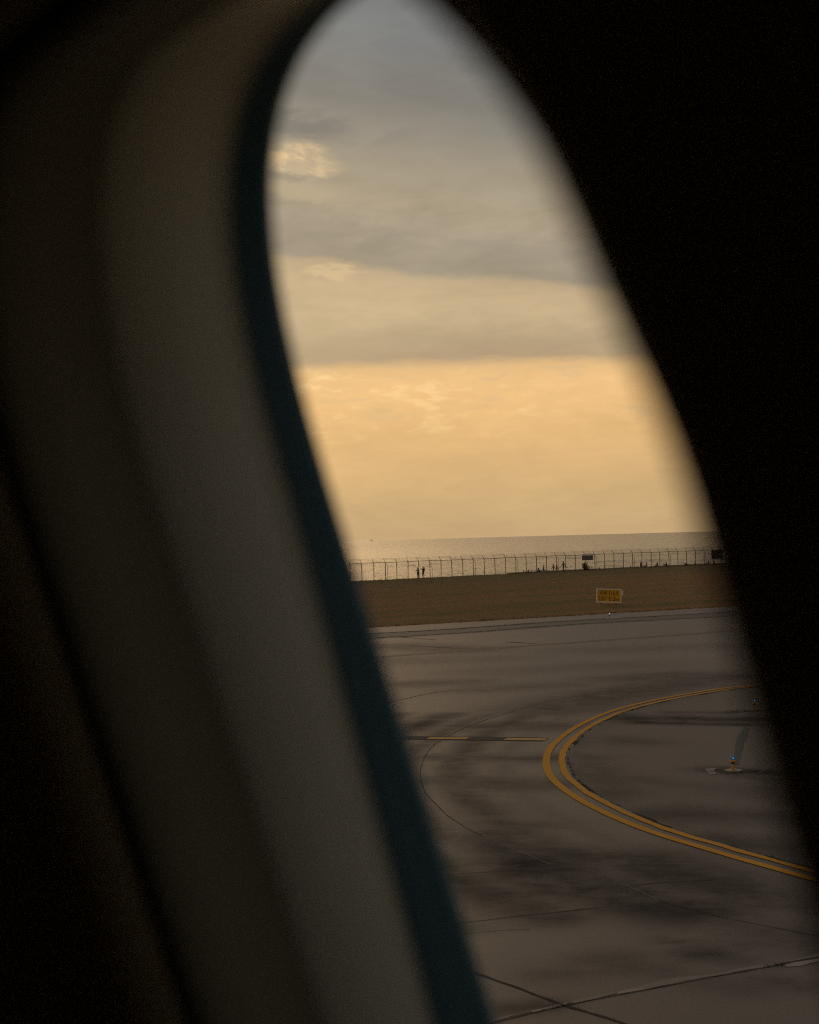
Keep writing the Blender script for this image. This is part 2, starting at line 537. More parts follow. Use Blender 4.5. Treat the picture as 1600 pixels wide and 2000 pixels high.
# ---------------------------------------------------------------- sea
def sea_build(n, b):
    geo = n.new('ShaderNodeNewGeometry')
    sp = n.new('ShaderNodeSeparateXYZ'); n.l.new(geo.outputs['Position'], sp.inputs[0])
    # axes along and across the shore
    a = n.m('ADD', n.m('MULTIPLY', sp.outputs[0], .985), n.m('MULTIPLY', sp.outputs[1], .17))
    c = n.m('SUBTRACT', n.m('MULTIPLY', sp.outputs[1], .985), n.m('MULTIPLY', sp.outputs[0], .17))
    w1 = n.noise(n.comb(n.m('MULTIPLY', a, .42), n.m('MULTIPLY', c, .075), 0), 1, 4, .6, .3)
    w2 = n.noise(n.comb(n.m('MULTIPLY', a, .11), n.m('MULTIPLY', c, .016), 3), 1, 4, .6, .2)
    w3 = n.noise(n.comb(n.m('MULTIPLY', a, .012), n.m('MULTIPLY', c, .006), 6), 1, 4, .6)
    hgt = n.m('ADD', n.m('MULTIPLY', w1, 1.0), n.m('MULTIPLY', w2, 1.5))
    bp = n.new('ShaderNodeBump'); bp.inputs['Distance'].default_value = 2.4
    n.l.new(n.m('MULTIPLY', n.m('ADD', .6, n.m('MULTIPLY', w3, .8)), n.m('ADD', .40, n.m('MULTIPLY', n.step(sp.outputs[1], 300, 2000), .60))), bp.inputs['Strength'])
    n.l.new(hgt, bp.inputs['Height']); n.l.new(bp.outputs[0], b.inputs['Normal'])
    b.inputs['Base Color'].default_value = (.04, .04, .038, 1)
    b.inputs['Roughness'].default_value = .2
    b.inputs['IOR'].default_value = 1.33


M_sea = mat('sea_water', (.03, .03, .03), .2, .5, build=sea_build)
ang = np.concatenate([[-1.2, -.6, -.35, -.2], np.linspace(-.12, .25, 560), [.35, .5, .8, 1.2]])
rows = [190.0]
while rows[-1] < 1500: rows.append(rows[-1] + .85 * (rows[-1] / 230) ** 1.25)
rows = np.array(rows + [1800, 2400, 3500, 5000, 7000, 10000])
YY2, AA = np.meshgrid(rows, ang, indexing='ij')
XX2 = YY2 * np.tan(AA); ZZ = np.zeros_like(XX2)
stepr = np.gradient(rows)[:, None]
rg = np.random.RandomState(3)
for i in range(64):
    wl = 3.2 * (5.5 ** (i / 63.0)); k = 2 * math.pi / wl
    th = rg.normal(math.pi / 2 + .25, .55); amp = .006 * wl ** .55 * rg.uniform(.5, 1.4) * .6
    fade = np.clip((wl / stepr - 2.2) / 2.0, 0, 1)
    ph = k * (XX2 * math.cos(th) + YY2 * math.sin(th)) + rg.uniform(0, 6.28)
    ZZ += amp * fade * np.sin(ph)
env = 0
for i in range(10):
    k = 2 * math.pi / rg.uniform(40, 160); th = rg.normal(math.pi / 2, .8)
    env = env + np.sin(k * (XX2 * math.cos(th) + YY2 * math.sin(th)) + rg.uniform(0, 6.28))
ZZ *= np.clip(1 + .22 * env, .3, 2) * np.clip((1500 - YY2) / 700, 0, 1)
nr2, nc2 = XX2.shape
vs = np.stack([XX2.ravel(), YY2.ravel(), SEA + ZZ.ravel()], 1).tolist()
ii = np.arange(nr2 * nc2).reshape(nr2, nc2)
fs = np.stack([ii[:-1, :-1], ii[:-1, 1:], ii[1:, 1:], ii[1:, :-1]], -1).reshape(-1, 4).tolist()
struct(mesh('sea', vs, fs, M_sea, None, True))


# ---------------------------------------------------------------- apron with its stains
def seg_field(P, pts, w, soft=1.0):
    """0..1 closeness of points P (n,2) to a polyline, gaussian of half width w"""
    best = np.full(len(P), 1e9)
    for a, b in zip(pts[:-1], pts[1:]):
        a = np.array(a[:2]); b = np.array(b[:2]); d = b - a
        k = np.clip(((P - a) @ d) / max(d @ d, 1e-9), 0, 1)
        q = P - (a + k[:, None] * d)
        best = np.minimum(best, (q ** 2).sum(1))
    return np.exp(-best / (w * w))


def warped(lo, hi, f0, f1, n):
    return np.concatenate([[lo * 1.0], np.linspace(f0, f1, n), [hi * 1.0]])


xs = np.concatenate([[-400, -200, -90, -40, -20], np.arange(-10, 34, .22), [40, 60, 100, 200, 420]])
ys = np.concatenate([[-300, -120, -40, 0, 12], np.arange(19, 66, .26), np.arange(66, 140, 1.1), [150, 170, 220, 330, 700]])
# keep the apron on this side of the grass edge
XX, YY = np.meshgrid(xs, ys)
P = np.stack([XX.ravel(), YY.ravel()], 1)
stain = np.zeros(len(P)); light = np.zeros(len(P)); rust = np.zeros(len(P))


def px(*l):
    return [gp(x, y) for x, y in l]


def z6(*l):       # pixel pairs read off the enlarged lower part of the picture
    return [gp(760 + .525 * x, 1400 + .525 * y) for x, y in l]


def oc_pre():
    global ARCS
    oc = px((1640, 1325), (1550, 1331), (1476, 1338.5), (1420, 1343.7), (1379, 1349.5), (1300, 1363), (1225, 1380), (1175, 1396), (1125, 1420), (1101, 1437), (1081, 1454), (1071, 1469), (1067, 1485),
            (1069, 1502), (1076, 1518), (1094, 1536), (1120, 1555), (1150, 1572), (1206, 1599.5), (1285, 1630), (1364, 1653.5), (1442, 1677), (1521, 1699), (1580, 1716), (1680, 1744))
    oc = spline(oc, 8)
    # relax the line a little: it was laid out with a tape, not by hand
    for _ in range(14):
        oc = [oc[0]] + [(oc[i - 1] + oc[i] * 2 + oc[i + 1]) / 4 for i in range(1, len(oc) - 1)] + [oc[-1]]
    SGN = 1 if (offset_line(oc, .4)[100] - oc[100]).x > 0 else -1
    ARCS = SGN
    return oc


strokes = [
    (z6((170, 150), (330, 152), (480, 155), (700, 152)), .9, .55),
    (z6((180, 235), (320, 238), (470, 245)), 1.0, .5), (z6((330, 255), (470, 262), (620, 250)), 1.0, .45),
    (z6((350, 330), (380, 390), (450, 420), (560, 400)), .9, .45),
    (z6((370, 440), (440, 500), (520, 530), (640, 560)), .8, .8),
    (z6((520, 545), (600, 590), (700, 630), (820, 655), (960, 690), (1120, 720)), 1.15, 1.0),
    (z6((600, 500), (760, 520), (900, 560), (1060, 600)), 1.0, .75),
    (z6((900, 530), (1000, 560), (1150, 610), (1350, 670)), 1.2, .8),
    (z6((1100, 560), (1250, 600), (1420, 640), (1600, 700)), .9, .45),
    (z6((1000, 690), (1200, 730), (1400, 790), (1600, 850)), .9, .5),
    (z6((780, 905), (860, 900)), .5, .45), (z6((860, 935), (990, 945)), .45, .4),
    (z6((1130, 885), (1210, 880)), .4, .7), (z6((1240, 900), (1300, 905)), .35, .5), (z6((1330, 850), (1430, 845)), .4, .5),
    (z6((1000, 830), (1110, 845)), .2, .5), (z6((1400, 975), (1520, 1000)), .35, .5), (z6((1200, 990), (1330, 1010)), .5, .35),
    (z6((600, 960), (740, 950)), .5, .35), (z6((470, 1085), (570, 1075)), .35, .6), (z6((1060, 870), (1240, 835)), .15, .35),
    (z6((280, 640), (420, 660)), .5, .4), (z6((230, 580), (330, 570)), .5, .3), (z6((340, 700), (400, 730)), .3, .4),
    (px((820, 1336), (900, 1332)), 1.6, .4), (px((1080, 1385), (1180, 1360), (1290, 1342), (1420, 1322)), 2.2, .6),
    (px((1230, 1325), (1330, 1318)), 2.0, .5), (px((960, 1345), (1100, 1338)), 2.0, .3), (px((950, 1420), (1060, 1418)), 1.5, .55),
    (px((800, 1290), (960, 1287)), 3, .2), (px((1150, 1270), (1400, 1262)), 3, .2), (px((1000, 1310), (1200, 1300)), 3, .2),
    (px((760, 1262), (860, 1266), (910, 1270)), 2.4, .35),
]
ARC0 = oc_pre()
for d_, w_, s_ in ((1.1, .35, .25), (2.3, .55, .6), (3.7, .45, .5), (5.0, .7, .75), (6.6, .5, .35), (8.2, .7, .3)):
    al = offset_line(ARC0, -ARCS * d_)
    n_al = len(al); a0 = int(n_al * .30); a1 = int(n_al * .97)
    strokes.append((al[a0:a1:3], w_, s_))
for pts, w, s in strokes:
    stain = np.maximum(stain, s * seg_field(P, pts, w))
lights = [
    (z6((130, 120), (130, 250), (220, 360), (370, 440), (480, 500)), .8, .35), (z6((300, 290), (340, 330), (470, 430), (600, 530)), .4, .3),
    (z6((400, 860), (700, 800), (900, 770)), 1.4, .3), (z6((850, 525), (920, 525)), .25, .6),
    (px((780, 1250), (900, 1258), (1000, 1250)), 2.5, .3), (px((1050, 1290), (1300, 1275), (1440, 1250)), 4, .25),
    (px((800, 1388), (900, 1378)), 2.0, .25), (px((1100, 1312), (1180, 1306)), 1.5, .3),
]
for pts, w, s in lights:
    light = np.maximum(light, s * seg_field(P, pts, w))
me = bpy.data.meshes.new('apron')
nx, ny = len(xs), len(ys)
idx = np.arange(nx * ny).reshape(ny, nx)
q = np.stack([idx[:-1, :-1], idx[:-1, 1:], idx[1:, 1:], idx[1:, :-1]], -1).reshape(-1, 4)
# drop cells wholly beyond the grass edge
side = (P[:, 0] - eA.x) * (-ed.y) + (P[:, 1] - eA.y) * ed.x
q = q[(side[q] < 0).any(1)]
# pull vertices that lie past the edge back on to it, so that the pavement ends in a straight line
over = side > 0
P2 = P.copy(); P2[over] -= np.outer(side[over], [-ed.y, ed.x])
me.from_pydata(np.c_[P2, np.zeros(len(P2))].tolist(), [], q.tolist()); me.update()
for nm, arr in (('stain', stain), ('pale', light)):
    a = me.attributes.new(nm, 'FLOAT', 'POINT'); a.data.foreach_set('value', arr.astype(np.float32))


def concrete(n, b, base=(.166, .121, .086), dark=(.022, .024, .021), pale=(.27, .215, .16), attrs=True, grit=1.0, rough=.50, spec=.27):
    geo = n.new('ShaderNodeNewGeometry')
    pos = geo.outputs['Position']
    sp = n.new('ShaderNodeSeparateXYZ'); n.l.new(pos, sp.inputs[0])
    X, Y = sp.outputs[0], sp.outputs[1]
    big = n.noise(n.comb(n.m('MULTIPLY', X, .10), n.m('MULTIPLY', Y, .05), 1), 1, 5, .6)
    mid = n.noise(n.comb(n.m('MULTIPLY', X, .7), n.m('MULTIPLY', Y, .5), 2), 1, 6, .68, .5)
    stk = n.noise(n.comb(n.m('MULTIPLY', X, 1.1), n.m('MULTIPLY', Y, 1.9), 3), 1, 6, .7, .8)
    fin = n.noise(n.comb(n.m('MULTIPLY', X, 28), n.m('MULTIPLY', Y, 28), 3), 1, 3, .7)
    spk = n.noise(n.comb(n.m('MULTIPLY', X, 9), n.m('MULTIPLY', Y, 9), 7), 1, 4, .8)
    k = n.m('ADD', .64 - .12 * grit, n.m('ADD', n.m('MULTIPLY', big, .22), n.m('ADD', n.m('MULTIPLY', mid, .26), n.m('ADD', n.m('MULTIPLY', fin, .22 * grit), n.m('MULTIPLY', spk, .2 * grit)))))
    c = n.mix(1.0, base, n.comb(k, k, k), 'MULTIPLY')
    warm = n.step(n.noise(n.comb(n.m('MULTIPLY', X, .35), n.m('MULTIPLY', Y, .2), 9), 1, 3, .6), .4, .65)
    c = n.mix(n.m('MULTIPLY', warm, .35), c, n.mix(1.0, c, (1.08, .95, .85), 'MULTIPLY'))
    if attrs:
        st = n.new('ShaderNodeAttribute', attribute_name='stain').outputs['Fac']
        pl = n.new('ShaderNodeAttribute', attribute_name='pale').outputs['Fac']
        sm = n.m('MULTIPLY', st, n.m('ADD', .45, n.m('MULTIPLY', n.step(n.m('ADD', n.m('MULTIPLY', stk, .4), n.m('MULTIPLY', mid, .6)), .34, .62), .6)), clamp=True)
        c = n.mix(n.m('MULTIPLY', pl, n.step(mid, .3, .65)), c, pale)
        c = n.mix(n.m('MULTIPLY', sm, .9), c, dark)
        mo = n.new('ShaderNodeAttribute', attribute_name='moss').outputs['Fac']
        c = n.mix(n.m('MULTIPLY', mo, n.step(n.m('ADD', n.m('MULTIPLY', mid, .5), n.m('MULTIPLY', spk, .5)), .40, .58)), c, (.045, .043, .026))
        flick = n.m('MULTIPLY', n.step(stk, .58, .78), .22)
        c = n.mix(flick, c, dark)
    n.l.new(c, b.inputs['Base Color'])
    b.inputs['Roughness'].default_value = rough
    b.inputs['Specular IOR Level'].default_value = spec
    if attrs: n.l.new(n.m('ADD', rough, n.m('MULTIPLY', sm, .35)), b.inputs['Roughness']); n.l.new(n.m('MULTIPLY', spec, n.m('SUBTRACT', 1.0, n.m('MULTIPLY', sm, .8))), b.inputs['Specular IOR Level'])
    bp = n.new('ShaderNodeBump'); bp.inputs['Strength'].default_value = .3; bp.inputs['Distance'].default_value = .004
    n.l.new(n.m('ADD', fin, n.m('MULTIPLY', mid, 1.2)), bp.inputs['Height']); n.l.new(bp.outputs[0], b.inputs['Normal'])


M_conc = mat('apron_concrete', (.3, .3, .3), build=concrete)
apron = struct(link('apron', me, M_conc))
M_crack = mat('hairline_crack', (.068, .054, .04), .8, .2)
M_asph = mat('shoulder_asphalt', (.2, .2, .2), build=lambda n, b: concrete(n, b, (.142, .103, .074), dark=(.024, .026, .021), grit=2.4, rough=.6, spec=.35))
M_patch = mat('asphalt_patch', (.08, .08, .08), build=lambda n, b: concrete(n, b, (.06, .058, .045), attrs=False, grit=1.5, rough=.8, spec=.2))
M_padchip = mat('chipped_concrete', (.2, .2, .2), build=lambda n, b: concrete(n, b, (.20, .155, .115), attrs=False, grit=2))
M_tar = mat('joint_sealant', (.05, .042, .034), .8, .2)
M_patchblue = mat('trench_patch', (.1, .1, .1), build=lambda n, b: concrete(n, b, (.075, .08, .076), attrs=False, rough=.7, spec=.25))
M_shoulder = mat('mossy_shoulder', (.2, .2, .15), build=lambda n, b: concrete(n, b, (.115, .092, .058), attrs=False, rough=.6, spec=.35))
M_rust = mat('rust_stained_concrete', (.2, .15, .1), build=lambda n, b: concrete(n, b, (.20, .118, .072), attrs=False, rough=.6, spec=.24))
M_mortar = mat('pale_mortar', (.4, .4, .4), build=lambda n, b: concrete(n, b, (.34, .27, .20), attrs=False))


def paint(n, b):
    pos = n.new('ShaderNodeNewGeometry').outputs['Position']
    f = n.noise(pos, 3.0, 6, .7); g = n.noise(pos, 22, 4, .7)
    wear = n.step(n.m('ADD', n.m('MULTIPLY', f, .6), n.m('MULTIPLY', g, .4)), .58, .74)
    c = n.mix(n.m('MULTIPLY', wear, .5), (.84, .37, .022), (.30, .19, .08))
    k = n.m('ADD', .85, n.m('MULTIPLY', f, .3))
    n.l.new(n.mix(1.0, c, n.comb(k, k, k), 'MULTIPLY'), b.inputs['Base Color'])
    b.inputs['Roughness'].default_value = .8; b.inputs['Specular IOR Level'].default_value = .2


M_yel = mat('yellow_paint', (.6, .3, .03), build=paint)
M_yel2 = mat('pale_yellow_paint', (.78, .44, .10), .8, .2)

# double yellow line round the asphalt shoulder
oc, SGN = ARC0, ARCS
ic = offset_line(oc, SGN * .40)
edge_in = offset_line(oc, SGN * .56)
ribbon('taxiway_edge_line', oc, .19, .012, M_yel)
ribbon('taxiway_edge_line', wob(ic, .03, 1.5), [.17 + .05 * mnoise.noise(p * 1.7) for p in ic], .012, M_yel)
# the shoulder inside it
ei = wob(dense(edge_in, .2), .03, 2.0)
cen = Vector((75, 38, 0))
rv, rf_ = [], []
kk = [0, .15, .3, .5, .75, 1.0, 1.3, 1.6, 2, 2.4, 2.8, 3.3, 3.8, 4.4, 5, 5.8, 6.6, 7.5, 8.5, 9.5, 11, 12.5, 14, 16, 19, 24, 32, 45]
for p in ei:
    d = (cen - p); L_ = d.length; d /= L_
    rv += [p + d * min(k, L_ * .98) for k in kk]
nk = len(kk)
rf_ = [(i * nk + j, (i + 1) * nk + j, (i + 1) * nk + j + 1, i * nk + j + 1) for i in range(len(ei) - 1) for j in range(nk - 1)]
sh = struct(mesh('paved_shoulder', [(v.x, v.y, .004) for v in rv], rf_, M_asph))
PS = np.array([(v.x, v.y) for v in rv])
moss = np.tile(np.exp(-(np.array(kk) / .38) ** 2) * 1.0 + .35 * np.exp(-(np.array(kk) / 1.6) ** 2), len(ei))
ist = np.zeros(len(PS))
for pts, w, s_ in [
    (px((1215, 1402), (1300, 1404), (1400, 1405), (1500, 1404), (1600, 1402)), .95, 1.0), (px((1250, 1411), (1380, 1414), (1480, 1416)), .5, .9),
    (px((1310, 1392), (1400, 1393), (1440, 1390)), .5, .5),
    (px((1400, 1503), (1430, 1506), (1500, 1509), (1560, 1512)), .55, .9), (px((1460, 1515), (1520, 1525), (1580, 1535)), .5, .6),
    (px((1330, 1590), (1430, 1592), (1560, 1600)), 1.1, .5), (px((1430, 1640), (1500, 1650), (1580, 1660)), .8, .5), (px((1200, 1445), (1260, 1450)), .9, .35),
    (px((1160, 1480), (1180, 1520), (1230, 1555)), .6, .3), (px((1240, 1520), (1340, 1535)), .6, .25), (px((1500, 1540), (1600, 1560)), 1.2, .5)]:
    ist = np.maximum(ist, s_ * seg_field(PS, pts, w))
for nm, arr in (('stain', ist), ('pale', np.zeros(len(PS))), ('moss', np.clip(moss, 0, 1))):
    a_ = sh.data.attributes.new(nm, 'FLOAT', 'POINT'); a_.data.foreach_set('value', arr.astype(np.float32))
M_moss = mat('moss', (.055, .05, .032), .95, .1)
ml_ = dense(edge_in, .12)
ribbon('moss_edge', offset_line(ml_, [SGN * (.0 + .06 * mnoise.noise(p * 1.3)) for p in ml_]), [max(.0, .02 + .22 * mnoise.noise(p * .8 + Vector((0, 0, 3))) + .14 * mnoise.noise(p * 3.1)) for p in ml_], .007, M_moss)
# asphalt repairs on the shoulder
def patch(name, pts, z, m, amp=.1):
    pts = wob(dense(pts + [pts[0]], .25)[:-1], amp, 2.5)
    bm = bmesh.new(); f = bm.faces.new([bm.verts.new((p.x, p.y, z)) for p in pts]); bmesh.ops.triangulate(bm, faces=[f])
    for f in bm.faces:
        if f.normal.z < 0: f.normal_flip()
    m_ = bpy.data.meshes.new(name); bm.to_mesh(m_); bm.free()
    return struct(link(name, m_, m))


patch('asphalt_patch', px((1455, 1420.5), (1440, 1440), (1434, 1475), (1431, 1494), (1443, 1494), (1452, 1462), (1463, 1421.5)), .008, M_patchblue, .05)
patch('concrete_pad', px((1414, 1504), (1432, 1501.5), (1449, 1504), (1447, 1507), (1432, 1508.5), (1417, 1507)), .014, M_mortar, .03)
patch('concrete_pad', px((1378, 1502.5), (1400, 1500.5), (1394, 1506), (1402, 1513), (1388, 1514), (1381, 1508)), .013, M_padchip, .05)
patch('concrete_pad', px((1474, 1512), (1490, 1507), (1484, 1502), (1496, 1507), (1486, 1511)), .013, M_shoulder, .03)
patch('concrete_pad', px((1178, 1207), (1208, 1205), (1216, 1207), (1186, 1209)), .016, M_mortar, .05)
patch('asphalt_patch', px((1455, 1386), (1515, 1385), (1515, 1388), (1450, 1389)), .009, M_shoulder, .05)

# dashed lead line: black strip with yellow dashes
ribbon('dashed_line_backing', dense(px((730, 1440.2), (790, 1441), (1066, 1444.6)), .5), .78, .008, M_patch, jit=.06)
ribbon('dashed_line', px((837, 1442.2), (914, 1442.4)), .44, .012, M_yel2)
ribbon('dashed_line', px((987, 1443.8), (1067, 1444.8)), .44, .012, M_yel2)

# joints, cracks and the shoulder strips by the grass
def joint(pts, w, amp=.03, jit=.5, m=M_tar, z=.006, sp=True):
    p = spline(pts, 6) if sp and len(pts) > 2 else pts
    return ribbon('pavement_joint', wob(dense(p, .25), amp, 1.5), w, z, m, jit=jit)


j1 = px((640, 1243), (760, 1236), (875, 1229.5), (1100, 1213.7), (1190, 1208.5), (1300, 1203), (1440, 1194), (1600, 1184))
j2 = px((640, 1252), (750, 1245.5), (912, 1235.5), (1100, 1221), (1280, 1211), (1440, 1203), (1600, 1194))
strip = j1 + j2[::-1]
ribbon('mossy_strip', [(a + b) / 2 for a, b in zip([j1[0], j1[2], j1[3], j1[5], j1[6], j1[7]], [j2[0], j2[2], j2[3], j2[4], j2[5], j2[6]])], 5.2, .005, M_shoulder)
joint(j1, .55, .3, .8, z=.010); joint(j2, .38, .3, .8, z=.010)
ribbon('rust_streak', wob(dense(px((640, 1290), (750, 1282), (912, 1270.5), (1100, 1256), (1280, 1243), (1440, 1231.5), (1600, 1221)), 1.0), .3, .3),
       1.0, .005, M_rust, jit=.3)
joint(px((990, 1254), (1045, 1256.5)), .25, .05)
joint(px((760, 1243), (800, 1246), (850, 1249.5)), .16, .2)
joint(px((800, 1261), (900, 1266), (1000, 1264)), .10, .2)
# curve that runs parallel to the yellow line
joint(px((1260, 1349), (1125, 1360), (1050, 1375.5), (980, 1396), (917, 1418), (877, 1437), (847, 1456), (832, 1475), (822, 1500), (823, 1524), (833, 1551), (855, 1575), (880, 1597), (920, 1622), (942, 1631)), .020, .02, m=M_crack)
joint(px((942, 1631), (1012, 1662), (1075, 1689)), .012, .02, m=M_padchip)
joint(px((1130, 1694), (1180, 1710), (1285, 1758)), .012, .02, m=M_padchip)
joint(px((1285, 1759), (1390, 1787), (1500, 1809), (1640, 1838)), .022, .03)
joint(px((730, 1377), (765, 1371), (850, 1352.5), (910, 1348), (960, 1350)), .045, .05)
joint(px((760, 1415), (850, 1416.5), (917, 1418)), .05, .03)
joint(px((840, 1713), (900, 1707), (1022, 1698)), .016, .02); joint(px((860, 1808), (1000, 1791), (1196, 1770)), .022, .03)
joint(px((880, 1828), (960, 1819), (1033, 1815)), .014, .02)
joint(px((1210, 1735), (1300, 1723), (1400, 1718)), .02, .05)
# the two joints that cross near the bottom
jA = px((780, 1838), (920, 1897), (1010, 1929), (1100, 1963), (1215, 1998), (1400, 2060))
joint(jA, .05, .02, .5)
jB = px((800, 2040), (970, 1996), (1100, 1965), (1275, 1930), (1375, 1911), (1500, 1889), (1640, 1862))
joint(jB, .032, .02, .6)
jBd = dense(spline(jB, 4), .12)
ribbon('joint_mortar', offset_line(jBd, [-.07 + .05 * mnoise.noise(p * 1.4) for p in jBd]), [max(.0, .07 + .32 * mnoise.noise(p * 1.1 + Vector((4, 0, 0)))) for p in jBd], .004, M_padchip)
patch('joint_mortar', px((1205, 1938), (1230, 1933), (1268, 1930), (1262, 1934), (1225, 1941), (1208, 1942)), .005, M_mortar, .01)
patch('joint_mortar', px((1035, 1975), (1055, 1971), (1060, 1973), (1042, 1977)), .005, M_mortar, .01)
patch('joint_mortar', px((1530, 1884), (1600, 1872), (1600, 1878), (1560, 1888), (1535, 1889)), .005, M_mortar, .01)

# ---------------------------------------------------------------- grass, weeds
M_blade = mat('grass_blade', (.1, .09, .04), .9, .1, build=lambda n, b: n.l.new(n.ramp(n.noise(n.new('ShaderNodeNewGeometry').outputs['Position'], .25, 3), [(.35, (0.238, 0.179, 0.052)), (.5, (0.321, 0.184, 0.065)), (.65, (0.381, 0.196, 0.082))]), b.inputs['Base Color']))
M_weed = mat('weed_leaf', (.05, .06, .025), .9, .1)


def tufts(name, spots, h, m, label, cat, blades=5, spread=.08):
    v, f = [], []
    for p in spots:
        hh = h * random.uniform(.4, 1.3)
        for _ in range(blades):
            a = random.uniform(0, 6.28); ln = hh * random.uniform(.6, 1.1); wd = hh * random.uniform(.05, .11)
            bx = p.x + random.uniform(-spread, spread); by = p.y + random.uniform(-spread, spread)
            tx, ty = math.cos(a) * ln * .5, math.sin(a) * ln * .5
            px_, py_ = -math.sin(a) * wd, math.cos(a) * wd
            k = len(v)
            v += [(bx - px_, by - py_, p.z - .02), (bx + px_, by + py_, p.z - .02), (bx + tx * .5 + px_ * .7, by + ty * .5 + py_ * .7, p.z + ln * .6), (bx + tx * .5 - px_ * .7, by + ty * .5 - py_ * .7, p.z + ln * .6), (bx + tx, by + ty, p.z + ln * .9)]
            f += [(k, k + 1, k + 2, k + 3), (k + 3, k + 2, k + 4)]
    o = mesh(name, v, f, m); struct(o, 'stuff')
    o['label'] = label; o['category'] = cat
    return o


spots = []
for _ in range(4500):
    s = random.uniform(-14, 95); qq = random.random()
    p = (eA + ed * s).lerp(fpoint(s * 1.15), qq)
    spots.append(p + Vector((0, 0, .0)))
for _ in range(1500):
    p = fpoint(random.uniform(-15, 100), random.gauss(-.3, .5)); spots.append(p)
for _ in range(1500):
    p = eA + ed * random.uniform(-14, 60) + Vector((-ed.y, ed.x, 0)) * abs(random.gauss(0, .25)); spots.append(p)
tufts('grass', spots, .13, M_blade, 'short dry brownish grass covering the strip below the fence', 'grass', 5, .15)
wsp = []
def along(pts, n, wid, thr=.0):
    d = dense(spline(pts, 4) if len(pts) > 2 else pts, .1)
    for _ in range(n):
        p = random.choice(d)
        if mnoise.noise(p * .35) > thr: wsp.append(p + Vector((random.gauss(0, wid), random.gauss(0, wid), .01)))
along(j1, 2600, .28, -.1); along(j2, 1500, .22, .05); along(edge_in, 900, .05, .02)
along(px((1395, 1506), (1420, 1511), (1460, 1508), (1500, 1508)), 260, .12, -1)
along(jA, 40, .015, .2); along(px((1505, 1888), (1535, 1883)), 40, .04, -1); along(px((1085, 1966), (1110, 1962)), 20, .03, -1)
along(px((1400, 1396), (1450, 1390), (1520, 1388)), 350, .15, -.2)
tufts('weeds', wsp, .026, M_weed, 'low dark weeds rooted in the pavement joints and shoulder edge', 'weeds', 4, .04)

# ---------------------------------------------------------------- perimeter fence
M_post = mat('rusty_steel', (.105, .062, .034), .75, .3)
M_wire = mat('fence_wire', (.10, .07, .04), .7, .3)
fence = tag(empty('perimeter_fence', fpoint(0)), 'long rusty chain link fence with slanted barbed wire arms along the sea', 'fence')
FROOT = fpoint(0)


def fdir_local(v): return v


def s_at(xp):
    """run along the fence seen at pixel column xp"""
    lo, hi = -60, 160
    for _ in range(50):
        m_ = (lo + hi) / 2; d = fpoint(m_) + Vector((0, 0, 1)) - EYE
        x = 800 + F * d.dot(right) / d.dot(fwd)
        if x < xp: lo = m_
        else: hi = m_
    return lo


posts_px = [684, 706.5, 729.5, 751.8, 773, 794, 815, 836, 857, 878, 899, 919.5, 941, 962, 983, 1002.8, 1023.4, 1043.5, 1063, 1082, 1099.5, 1118.8, 1137.5, 1156.8, 1176, 1194.4, 1213, 1231.6, 1249.7,
            1268, 1284.6, 1303.3, 1321, 1338.5, 1356.7, 1374, 1392, 1409, 1426]
ps = [s_at(x) for x in posts_px]
pitch = (ps[-1] - ps[0]) / (len(ps) - 1)
print('post pitch', pitch, 'dist', fA.length, fB.length, 'range', min(np.diff(ps)), max(np.diff(ps)))
ps = [.5 * p + .5 * (ps[0] + pitch * i) for i, p in enumerate(ps)]
RH = 2.45                       # rail height
ARM = fperp * .42 + Vector((0, 0, .55))
fl = lambda s, off, z: fd * s + fperp * off + Vector((0, 0, z))
pm_ = MB().tube([(0, 0, -.3), (0, 0, RH)], .05, 7).build('post', M_post, fence, True)
am_ = MB().tube([(0, 0, RH - .02), Vector((0, 0, RH)) + ARM], [.036, .026], 6).build('outrigger', M_post, pm_, True)
st_ = MB().tube([(0, 0, RH - .18), Vector((0, 0, RH - .22)) - fperp * .05, Vector((0, 0, RH - .42)) + fd * .30 - fperp * .10, Vector((0, 0, -.3)) + fd * .32 - fperp * .12], .03, 6).build('brace', M_post, pm_, True)
proto = (pm_, am_, st_)
random.seed(11)
for i, s in enumerate(ps):
    braced = i % 4 == 3
    lean = (random.gauss(0, .006), random.gauss(0, .010), random.gauss(0, .05))
    if i == 3:
        p_, a_, b_ = proto
    else:
        p_ = pm_.copy(); C.objects.link(p_); p_.parent = fence
        a_ = am_.copy(); C.objects.link(a_); a_.parent = p_
        b_ = None
        if braced:
            b_ = st_.copy(); C.objects.link(b_); b_.parent = p_
    p_.location = fl(s, 0, 0); p_.rotation_euler = lean
S0, S1 = ps[0] - 8, ps[-1] + 8
rail = MB()
rail.tube([fl(s, 0, RH + .02 * math.sin(s * .7)) for s in np.arange(S0, S1, 1.0)], .042, 6)
rail.build('top_rail', M_post, fence, True)
for k in (.38, .7, 1.0):
    b = MB()
    pts = []
    for s in np.arange(S0, S1, .45):
        sag = .03 * math.sin((s - ps[0]) / pitch * math.pi) ** 2
        pts.append(fl(s, .42 * k, RH + .55 * k - .02 - sag))
    b.tube(pts, .013, 3, False)
    for s in np.arange(S0, S1, .22):
        q0 = fl(s, .42 * k, RH + .55 * k - .03)
        b.tube([q0 + Vector((0, 0, -.03)), q0 + Vector((.015, 0, .03))], .005, 3, False)
    b.build('barbed_wire', M_wire, fence)
lk = MB(); sp_ = .10
